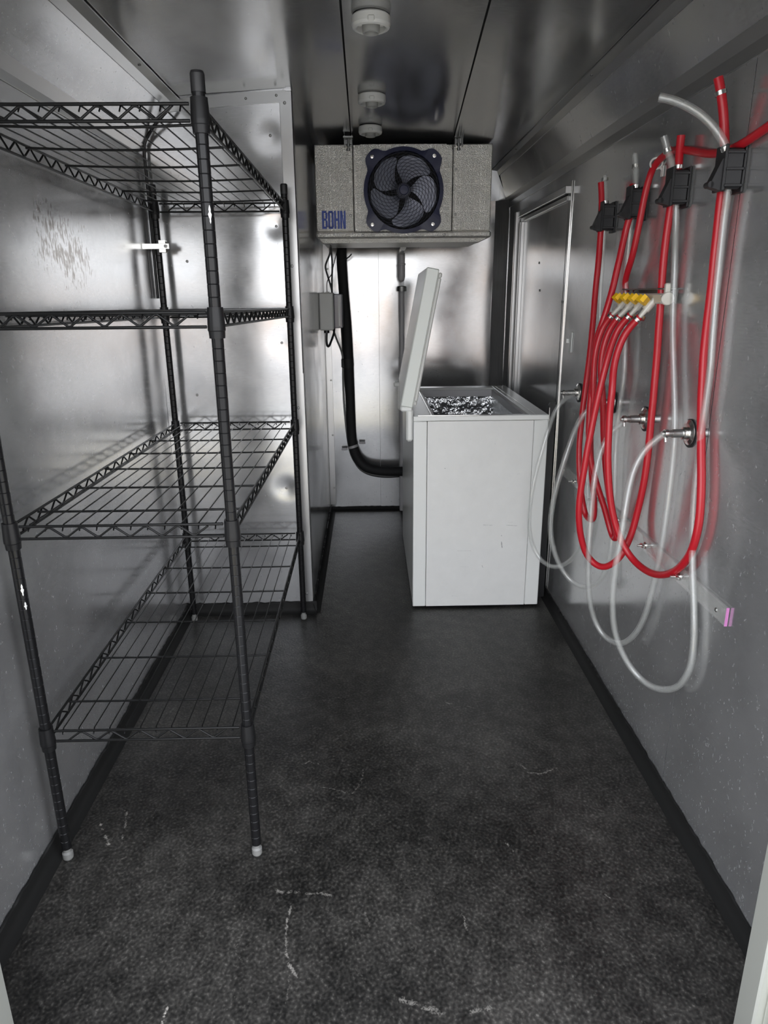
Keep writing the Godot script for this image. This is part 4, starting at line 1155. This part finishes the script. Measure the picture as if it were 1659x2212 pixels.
func pipes_and_cables() -> void:
	# condensate drain
	var d := thing("drain_pipe", "grey plastic condensate drain pipe running down the end wall below the fan cooler", "pipe", V(0.205, 0, -4.5))
	part(d, "lower_pipe", MB.new().rod(V(0.207, 0.01, -4.52), V(0.205, 1.44, -4.5), 0.0165, 16), M.grey_pvc)
	part(d, "coupling", MB.new().lathe([Vector2(0.017, 1.425), Vector2(0.029, 1.425), Vector2(0.029, 1.452), Vector2(0.017, 1.456)], Transform3D(Basis(), V(0.205, 0, -4.5)), 18), M.dull_steel, "dark pipe coupling")
	part(d, "clear_joint", MB.new().rod(V(0.205, 1.452, -4.5), V(0.205, 1.49, -4.49), 0.015, 16), M.clear_pvc)
	part(d, "trap_body", MB.new().lathe([Vector2(0.006, 1.478), Vector2(0.018, 1.49), Vector2(0.0225, 1.51), Vector2(0.0225, 1.575), Vector2(0.025, 1.577), Vector2(0.025, 1.585), Vector2(0.0215, 1.587), Vector2(0.0215, 1.645), Vector2(0.0, 1.646)], Transform3D(Basis(), V(0.203, 0, -4.485)), 20), M.grey_pvc)
	part(d, "outlet", MB.new().tube(smooth([V(0.203, 1.64, -4.485), V(0.203, 1.657, -4.45), V(0.203, 1.66, -4.38), V(0.2, 1.66, -4.2)]), 0.017, 14), M.porcelain)
	# insulated suction line
	var s := thing("insulated_pipe", "thick black foam-insulated refrigerant pipe bending behind the freezer", "pipe", V(-0.13, 0.3, -4.5))
	part(s, "insulation", MB.new().tube(smooth([V(-0.155, 1.675, -4.42), V(-0.158, 1.6, -4.45), V(-0.15, 1.4, -4.5), V(-0.137, 1.2, -4.52), V(-0.13, 0.9, -4.525), V(-0.125, 0.6, -4.52), V(-0.118, 0.47, -4.515), V(-0.09, 0.38, -4.5), V(-0.04, 0.322, -4.49), V(0.03, 0.3, -4.48), V(0.12, 0.293, -4.47), V(0.22, 0.298, -4.45), V(0.34, 0.3, -4.42)]), 0.031, 14), M.foam)
	part(s, "tape_band", MB.new().rod(V(-0.1345, 1.02, -4.5235), V(-0.1325, 0.965, -4.5245), 0.034, 14).box(V(-0.178, 0.965, -4.535), V(-0.15, 1.02, -4.505), 0.004), M.black_rubber)
	var cl := part(s, "pipe_clamp", MB.new().lathe([Vector2(0.0315, -0.008), Vector2(0.0345, -0.008), Vector2(0.0345, 0.008), Vector2(0.0315, 0.008)], at_axis(V(-0.114, 0.455, -4.513), V(-0.3, 1, -0.1)), 20), M.grey_pvc, "pale grey saddle clamp")
	for x in [-0.172, -0.055]:
		part(cl, "clamp_ear", MB.new().box(V(x - 0.02, 0.445 + (x + 0.114) * 0.35, -4.545), V(x + 0.02, 0.46 + (x + 0.114) * 0.35, -4.535), 0.003), M.grey_pvc)
	# small control cable beside it
	solo("control_cable", MB.new().tube(smooth([V(-0.212, 1.22, -4.24), V(-0.196, 1.14, -4.4), V(-0.168, 1.04, -4.52), V(-0.172, 0.9, -4.55), V(-0.168, 0.7, -4.55), V(-0.152, 0.5, -4.55), V(-0.13, 0.39, -4.535), V(-0.08, 0.31, -4.525), V(-0.01, 0.268, -4.52), V(0.08, 0.255, -4.51), V(0.18, 0.262, -4.49), V(0.3, 0.28, -4.46)]), 0.0062, 8), M.grey_cable, "thin grey cable following the black insulated pipe", "cable", V(-0.13, 0.3, -4.5))
	solo("control_cable", MB.new().tube(smooth([V(-0.178, 1.6, -4.5), V(-0.176, 1.3, -4.54), V(-0.166, 1.0, -4.562), V(-0.152, 0.7, -4.566), V(-0.14, 0.45, -4.56), V(-0.1, 0.32, -4.555), V(-0.03, 0.26, -4.545), V(0.08, 0.236, -4.54), V(0.2, 0.245, -4.52), V(0.32, 0.27, -4.49)]), 0.0045, 8), M.black_plastic, "thin black cable behind the grey one along the insulated pipe", "cable", V(-0.1, 0.3, -4.55))
	# junction box on the side of the boxed-out corner
	var b := thing("junction_box", "grey electrical junction box fixed beside the black insulated pipe", "electrical box", V(-0.24, 1.21, -4.18))
	part(b, "box_body", MB.new().box(V(XK + 0.002, 1.214, -4.3), V(-0.2, 1.42, -4.1), 0.006), M.grey_box)
	part(b, "box_lid", MB.new().box(V(-0.2, 1.222, -4.38), V(-0.152, 1.412, -4.2), 0.004), M.box_lid, "dark translucent lid")
	part(b, "lid_label", MB.new().box(V(-0.175, 1.235, -4.2), V(-0.165, 1.4, -4.1985)), M.paper, "white strip label")
	part(b, "knockout_rib", MB.new().box(V(-0.262, 1.42, -4.14), V(-0.25, 1.425, -4.12)).box(V(-0.24, 1.42, -4.14), V(-0.222, 1.425, -4.12)), M.grey_box)
	part(b, "cable_gland", MB.new().lathe([Vector2(0, 1.198), Vector2(0.016, 1.198), Vector2(0.016, 1.214), Vector2(0, 1.215)], Transform3D(Basis(), V(-0.243, 0, -4.15)), 12), M.black_plastic)
	# black fan and heater cables between the cooler and the box
	var cab := "fan wiring between cooler and junction box"
	solo("power_cable", MB.new().tube(smooth([V(-0.208, 1.68, -4.15), V(-0.21, 1.63, -4.16), V(-0.236, 1.575, -4.16), V(-0.238, 1.545, -4.16), V(-0.222, 1.49, -4.16), V(-0.209, 1.44, -4.16), V(-0.206, 1.41, -4.16)]), 0.0052, 8), M.black_plastic, "black power cable bowing left between the fan cooler and junction box", "cable", V(-0.21, 1.42, -4.16), cab)
	solo("power_cable", MB.new().tube(smooth([V(-0.208, 1.68, -4.18), V(-0.203, 1.62, -4.18), V(-0.201, 1.56, -4.18), V(-0.206, 1.49, -4.18), V(-0.207, 1.41, -4.18)]), 0.0052, 8), M.black_plastic, "nearly straight black power cable entering the junction box from above", "cable", V(-0.21, 1.42, -4.18), cab)
	solo("sensor_wire", MB.new().tube(smooth([V(-0.172, 1.66, -4.2), V(-0.183, 1.61, -4.2), V(-0.197, 1.56, -4.19), V(-0.205, 1.52, -4.17), V(-0.226, 1.49, -4.14), V(-0.233, 1.46, -4.13), V(-0.232, 1.415, -4.13)]), 0.0026, 6), M.black_plastic, "thinnest black wire crossing in front of the cables above the junction box", "wire", V(-0.2, 1.5, -4.17), cab)
	solo("power_cable", MB.new().tube(smooth([V(-0.243, 1.2, -4.15), V(-0.246, 1.16, -4.15), V(-0.243, 1.128, -4.155), V(-0.235, 1.122, -4.17), V(-0.225, 1.14, -4.19), V(-0.206, 1.19, -4.22), V(-0.202, 1.225, -4.23)]), 0.0068, 8), M.black_plastic, "black cable looping out under the junction box", "cable", V(-0.24, 1.13, -4.16))
	solo("wire_end", MB.new().tube(smooth([V(-0.165, 1.6, -4.42), V(-0.12, 1.615, -4.41), V(-0.096, 1.638, -4.41)]), 0.0042, 8), M.black_plastic, "cut black wire end sticking out of the pipe insulation", "wire", V(-0.12, 1.61, -4.41))
	# black cable coming out of the ceiling corner on the left
	solo("ceiling_cable", MB.new().tube(smooth([V(-0.715, 2.085, -2.93), V(-0.75, 2.05, -2.925), V(-0.79, 2.015, -2.93), V(-0.815, 1.99, -2.945), V(-0.836, 1.962, -2.95), V(-0.842, 1.92, -2.95), V(-0.842, 1.84, -2.952), V(-0.844, 1.7, -2.955), V(-0.846, 1.4, -2.955)]), 0.0062, 8), M.black_plastic, "black cable coming out of the ceiling corner behind the shelving", "cable", V(-0.8, 1.98, -2.94))

func hose(called: String, key: String, r: float, m: Material, label: String, group: String, clamps: Array) -> void:
	var pts := smooth(HOSES[key], 5)
	var mid := pts[pts.size() / 2]
	var o := thing(called, label, "hose", mid, group)
	part(o, "hose_run", MB.new().tube(pts, r, 14, called == "red_gas_hose"), m)
	if called == "clear_beer_hose":
		part(o, "hose_bore", MB.new().tube(pts, r * 0.62, 12, false), m)
	for f in clamps:
		var i := clampi(int(f * (pts.size() - 1)), 1, pts.size() - 2)
		var ax := (pts[i + 1] - pts[i - 1]).normalized()
		var c := part(o, "hose_clamp", MB.new().lathe([Vector2(r, -0.0045), Vector2(r + 0.0022, -0.0045), Vector2(r + 0.0022, 0.0045), Vector2(r, 0.0045)], at_axis(pts[i], ax), 16), M.bright_steel, "steel band clamp")
		var side := ax.cross(Vector3.RIGHT).normalized()
		if side.length() < 0.5:
			side = Vector3.UP
		part(c, "clamp_ear", MB.new().rod(pts[i] + side * r, pts[i] + side * (r + 0.011), 0.0042, 8), M.steel)

func beer_lines() -> void:
	# wall-mounted black hose grips, one for each pair of lines
	var gz := [-1.727, -2.01, -2.312, -2.582]
	var gy := [1.672, 1.672, 1.668, 1.655]
	var glabel := ["black plastic hose grip nearest the doorway, holding the longest red and clear hoses", "second black plastic hose grip from the doorway on the right wall", "third black plastic hose grip from the doorway, above the yellow valves", "black plastic hose grip closest to the service door"]
	var first: Node3D
	for i in 4:
		var p := V(WR, gy[i], gz[i])
		if i == 0:
			first = thing("hose_grip", glabel[0], "hose holder", p, "hose grips along the right wall")
			part(first, "back_plate", MB.new().box(p + V(-0.006, -0.05, -0.028), p + V(-0.0005, 0.05, 0.024), 0.002), M.black_plastic)
			part(first, "grip_body", MB.new().box(p + V(-0.046, -0.042, 0.006), p + V(-0.006, 0.042, 0.024), 0.004).box(p + V(-0.046, -0.042, -0.028), p + V(-0.006, 0.042, -0.022), 0.002), M.black_plastic)
			part(first, "front_bar", MB.new().box(p + V(-0.05, -0.046, -0.026), p + V(-0.043, 0.05, 0.024), 0.002), M.black_plastic)
			for k in 3:
				part(first, "rib", MB.new().box(p + V(-0.046, 0.03 - k * 0.034, 0.022), p + V(-0.006, 0.036 - k * 0.034, 0.027), 0.001), M.black_plastic)
			var lever := MB.new().prism(PackedVector2Array([Vector2(-0.047, 0.022), Vector2(-0.053, 0.02), Vector2(-0.073, -0.026), Vector2(-0.073, -0.038), Vector2(-0.047, -0.046)]), Transform3D(Basis(), p + V(0, 0, -0.006)), 0.024)
			part(first, "cam_lever", lever, M.black_plastic)
			part(first, "lever_knob", MB.new().rod(p + V(-0.073, -0.032, -0.006), p + V(-0.073, -0.032, 0.018), 0.007, 10), M.black_plastic)
		else:
			copy(first, p, glabel[i])
	# shanks through the wall
	var sz := [-1.814, -2.124, -2.425, -2.83]
	var sy := [1.05, 1.035, 1.042, 1.021]
	var slabel := ["steel beer shank through the wall nearest the doorway", "second steel beer shank from the doorway", "third steel beer shank from the doorway, half hidden by red hoses", "steel beer shank closest to the service door"]
	var sh: Node3D
	for i in 4:
		var p := V(WR, sy[i], sz[i])
		if i == 0:
			sh = thing("beer_shank", slabel[0], "fitting", p, "beer shanks along the right wall")
			var t := at_axis(p, Vector3.LEFT)
			part(sh, "rubber_seal", MB.new().lathe([Vector2(0.038, 0.0005), Vector2(0.038, 0.004), Vector2(0, 0.0045)], t, 28), M.black_rubber)
			part(sh, "flange", MB.new().lathe([Vector2(0.03, 0.004), Vector2(0.0335, 0.006), Vector2(0.033, 0.009), Vector2(0.024, 0.013), Vector2(0, 0.014)], at_axis(p + V(0, 0.003, 0.004), Vector3.LEFT), 32), M.bright_steel)
			part(sh, "hex_nut", MB.new().lathe([Vector2(0, 0.0135), Vector2(0.016, 0.0135), Vector2(0.017, 0.015), Vector2(0.017, 0.022), Vector2(0.015, 0.024), Vector2(0, 0.024)], t, 6), M.bright_steel)
			part(sh, "shank_tube", MB.new().lathe([Vector2(0.0115, 0.02), Vector2(0.0115, 0.05), Vector2(0.0095, 0.051), Vector2(0.0095, 0.062), Vector2(0.006, 0.063), Vector2(0.006, 0.078), Vector2(0, 0.078)], t, 20), M.steel)
			part(sh, "band_clamp", MB.new().lathe([Vector2(0.0095, 0.062), Vector2(0.0115, 0.062), Vector2(0.0115, 0.071), Vector2(0.0095, 0.071)], t, 16).rod(p + V(-0.0665, -0.01, 0.0), p + V(-0.0665, -0.022, 0.004), 0.0045, 8), M.bright_steel)
		else:
			copy(sh, p, slabel[i])
	# hoses
	var rg := "red gas hoses looped on the right wall"
	hose("red_gas_hose", "red4", 0.0105, M.red_hose, "red hose looping widest, from the outermost yellow valve up to the nearest grip", rg, [0.006, 0.975])
	hose("red_gas_hose", "red3", 0.0105, M.red_hose, "red hose with a round low loop ending upright in the second grip", rg, [0.006, 0.95])
	hose("red_gas_hose", "red2", 0.0105, M.red_hose, "red hose with a narrow loop rising slanted to the third grip", rg, [0.006])
	hose("red_gas_hose", "red1", 0.0105, M.red_hose, "red hose with a narrow loop rising to the grip closest to the service door", rg, [0.006])
	hose("red_gas_hose", "supply", 0.0098, M.red_hose, "red supply hose entering along the wall top and dropping behind the yellow valves", rg, [])
	var cg := "clear beer hoses looped on the right wall"
	hose("clear_beer_hose", "clear4", 0.0092, M.clear_hose, "clear hose hanging lowest of all, with its free end arching over the nearest grip", cg, [0.9])
	hose("clear_beer_hose", "clear3", 0.0092, M.clear_hose, "clear hose from the second shank with a deep loop rising to the second grip", cg, [0.975])
	hose("clear_beer_hose", "clear2", 0.0092, M.clear_hose, "clear hose from the half-hidden third shank, looping between freezer and red hoses", cg, [0.975, 0.948])
	hose("clear_beer_hose", "clear1", 0.0092, M.clear_hose, "clear hose from the farthest shank, its loop passing in front of the freezer corner", cg, [0.993, 0.952])
	# ring clip for the supply hose
	var rc := thing("hose_clip", "white ring clip holding the red supply hose to the wall", "clip", V(WR, 1.76, -2.25))
	var rp: Array = HOSES["supply"]
	var rq := V(rp[27], rp[28], rp[29])
	part(rc, "ring", MB.new().tube(ring_pts(rq, V(0.3, 0.6, -0.7).normalized(), 0.0165), 0.003, 6, false), M.porcelain)
	part(rc, "stem", MB.new().rod(rq + V(0.012, -0.012, 0.004), V(WR - 0.0005, rq.y - 0.02, rq.z + 0.01), 0.004, 8), M.porcelain)
	part(rc, "screw_tab", MB.new().box(V(WR - 0.004, rq.y - 0.036, rq.z), V(WR - 0.0005, rq.y - 0.008, rq.z + 0.018), 0.001), M.porcelain)
	# gas manifold with four yellow-handled valves
	var mf := thing("gas_manifold", "pale metal gas manifold with four yellow-handled valves on the right wall", "manifold", V(WR, 1.4, -2.14))
	part(mf, "bracket", MB.new().box(V(0.812, 1.415, -2.33), V(WR - 0.001, 1.419, -2.0), 0.001).box(V(WR - 0.004, 1.38, -2.33), V(WR - 0.0005, 1.419, -2.0), 0.001), M.dull_steel)
	part(mf, "header", MB.new().box(V(0.808, 1.377, -2.32), V(0.836, 1.405, -2.0), 0.004), M.valve_white)
	part(mf, "end_plug", MB.new().lathe([Vector2(0, 0), Vector2(0.017, 0), Vector2(0.018, 0.003), Vector2(0.018, 0.012), Vector2(0.016, 0.014), Vector2(0, 0.0145)], at_axis(V(0.822, 1.391, -2.0), Vector3.BACK), 20), M.valve_white)
	part(mf, "relief_fitting", MB.new().box(V(0.815, 1.4, -2.006), V(0.83, 1.432, -1.99), 0.003), M.valve_white)
	for q in [V(WR - 0.004, 1.41, -2.02), V(WR - 0.004, 1.412, -2.3)]:
		part(mf, "bolt", MB.new().rod(q, q + V(-0.008, 0, 0), 0.005, 6), M.bright_steel)
	var outs := ["red1", "red2", "red3", "red4"]
	for k in outs:
		var h: Array = HOSES[k]
		var e := V(h[0], h[1], h[2])
		var s := V(0.815, 1.39, e.z)
		var d := (e - s).normalized()
		var vv := part(mf, "valve", MB.new().tube(PackedVector3Array([s, s + d * 0.012, s + d * 0.0121, s + d * 0.04, s + d * 0.0401, e + d * 0.004]), [0.009, 0.009, 0.0125, 0.0125, 0.0085, 0.007], 8), M.valve_white)
		var top := s + d * 0.02
		var up := V(-d.y, d.x, 0) if d.x > 0 else V(d.y, -d.x, 0)
		if up.y < 0: up = -up
		part(vv, "spindle", MB.new().rod(top, top + up * 0.02, 0.004, 8), M.bright_steel)
		var knob := MB.new()
		knob.xf = Transform3D(Basis(V(0, 0, 0.66), up, V(0, 0, 1).cross(up)), top + up * 0.016)
		knob.prism(PackedVector2Array([Vector2(-0.026, 0.01), Vector2(-0.017, 0.0), Vector2(-0.008, -0.006), Vector2(0.008, -0.006), Vector2(0.017, 0.0), Vector2(0.026, 0.01), Vector2(0.025, 0.022), Vector2(0.015, 0.017), Vector2(0.005, 0.009), Vector2(-0.005, 0.009), Vector2(-0.015, 0.017), Vector2(-0.025, 0.022)]), Transform3D(Basis(), V(0, 0, -0.008)), 0.02)
		part(vv, "handle", knob, M.yellow, "yellow butterfly handle")
		part(vv, "drain_screw", MB.new().rod(e + V(0.008, -0.002, 0.012), e + V(0.002, -0.01, 0.02), 0.004, 6), M.bright_steel)
	# clear acrylic strip with bolts along the wall
	var ab := thing("acrylic_strip", "clear acrylic strip bolted along the right wall under the hoses", "strip", V(WR, 0.665, -2.2))
	part(ab, "strip_body", MB.new().box(V(WR - 0.009, 0.642, -2.97), V(WR - 0.002, 0.69, -1.5), 0.001), M.acrylic)
	part(ab, "pink_end", MB.new().box(V(WR - 0.009, 0.642, -1.5), V(WR - 0.002, 0.69, -1.4985)), M.pink_edge, "pink cut end")
	for z in [-1.756, -2.004, -2.255, -2.51, -2.775]:
		var bo := part(ab, "bolt", MB.new().rod(V(WR - 0.001, 0.664, z), V(WR - 0.034, 0.664, z), 0.0035, 8), M.steel)
		part(bo, "washer", MB.new().rod(V(WR - 0.009, 0.664, z), V(WR - 0.011, 0.664, z), 0.011, 16), M.bright_steel)
		part(bo, "wing_nut", MB.new().rod(V(WR - 0.011, 0.664, z), V(WR - 0.02, 0.664, z), 0.0075, 6).box(V(WR - 0.022, 0.66, z - 0.014), V(WR - 0.013, 0.668, z + 0.014), 0.002), M.bright_steel)
	screws(ab, [V(WR - 0.009, 0.664, -1.545), V(WR - 0.009, 0.67, -2.945)], Vector3.LEFT, 0.006, M.steel)

func ring_pts(c: Vector3, axis: Vector3, r: float) -> PackedVector3Array:
	var t := at_axis(c, axis)
	var out := PackedVector3Array()
	for i in 25:
		var a := TAU * i / 24
		out.append(t * V(cos(a) * r, 0, sin(a) * r))
	return out

func odds() -> void:
	# steel strap that ties the rear shelf post to the wall
	var st := thing("post_strap", "shiny steel strap tying the rear shelf post to the left wall", "strap", V(-0.83, 1.59, -2.93))
	part(st, "band", MB.new().box(V(WL + 0.001, 1.582, -2.884), V(-0.79, 1.602, -2.882), 0.0006).box(V(-0.791, 1.582, -2.884), V(-0.789, 1.602, -2.91)).box(V(WL + 0.001, 1.578, -2.886), V(WL + 0.004, 1.606, -2.85), 0.001), M.bright_steel)
	part(st, "strap_tab", MB.new().box(V(-0.792, 1.582, -2.884), V(-0.763, 1.602, -2.8815), 0.0006), M.bright_steel)
	part(st, "strap_screw", MB.new().rod(V(-0.776, 1.592, -2.8815), V(-0.776, 1.592, -2.876), 0.006, 10), M.screw)
	# torn white sticker beside the service door
	var tg := thing("door_sticker", "torn white sticker on the wall beside the service door edge", "sticker", V(WR, 1.21, -3.0))
	part(tg, "sticker_sheet", MB.new().prism(PackedVector2Array([Vector2(-3.018, 1.166), Vector2(-2.982, 1.168), Vector2(-2.98, 1.25), Vector2(-3.006, 1.252), Vector2(-3.014, 1.232), Vector2(-3.028, 1.222), Vector2(-3.012, 1.205)]), Transform3D(Basis(V(0, 0, 1), V(0, 1, 0), V(-1, 0, 0)), V(WR - 0.001, 0, 0)), 0.004), M.paper)
	part(tg, "curled_corner", MB.new().grid(6, 2, func(a, b): return V(WR - 0.002 - 0.012 * a * a, lerpf(1.205, 1.222, b), -3.012 - 0.012 * a), Vector3.LEFT), M.paper)
	# black pry bar stood in the gap beside the freezer
	var bk := thing("black_bar", "black flat bar stood upright between the freezer and the right wall", "bar", V(0.812, 0, -3.1))
	part(bk, "bar_body", MB.new().prism(PackedVector2Array([Vector2(0.796, 0.002), Vector2(0.828, 0.002), Vector2(0.828, 0.93), Vector2(0.822, 0.942), Vector2(0.802, 0.942), Vector2(0.796, 0.93)]), Transform3D(Basis(), V(0, 0, -3.105)), 0.012), M.black_plastic)
	part(bk, "bar_slot", MB.new().box(V(0.799, 0.86, -3.094), V(0.802, 0.92, -3.0925)), M.steel)
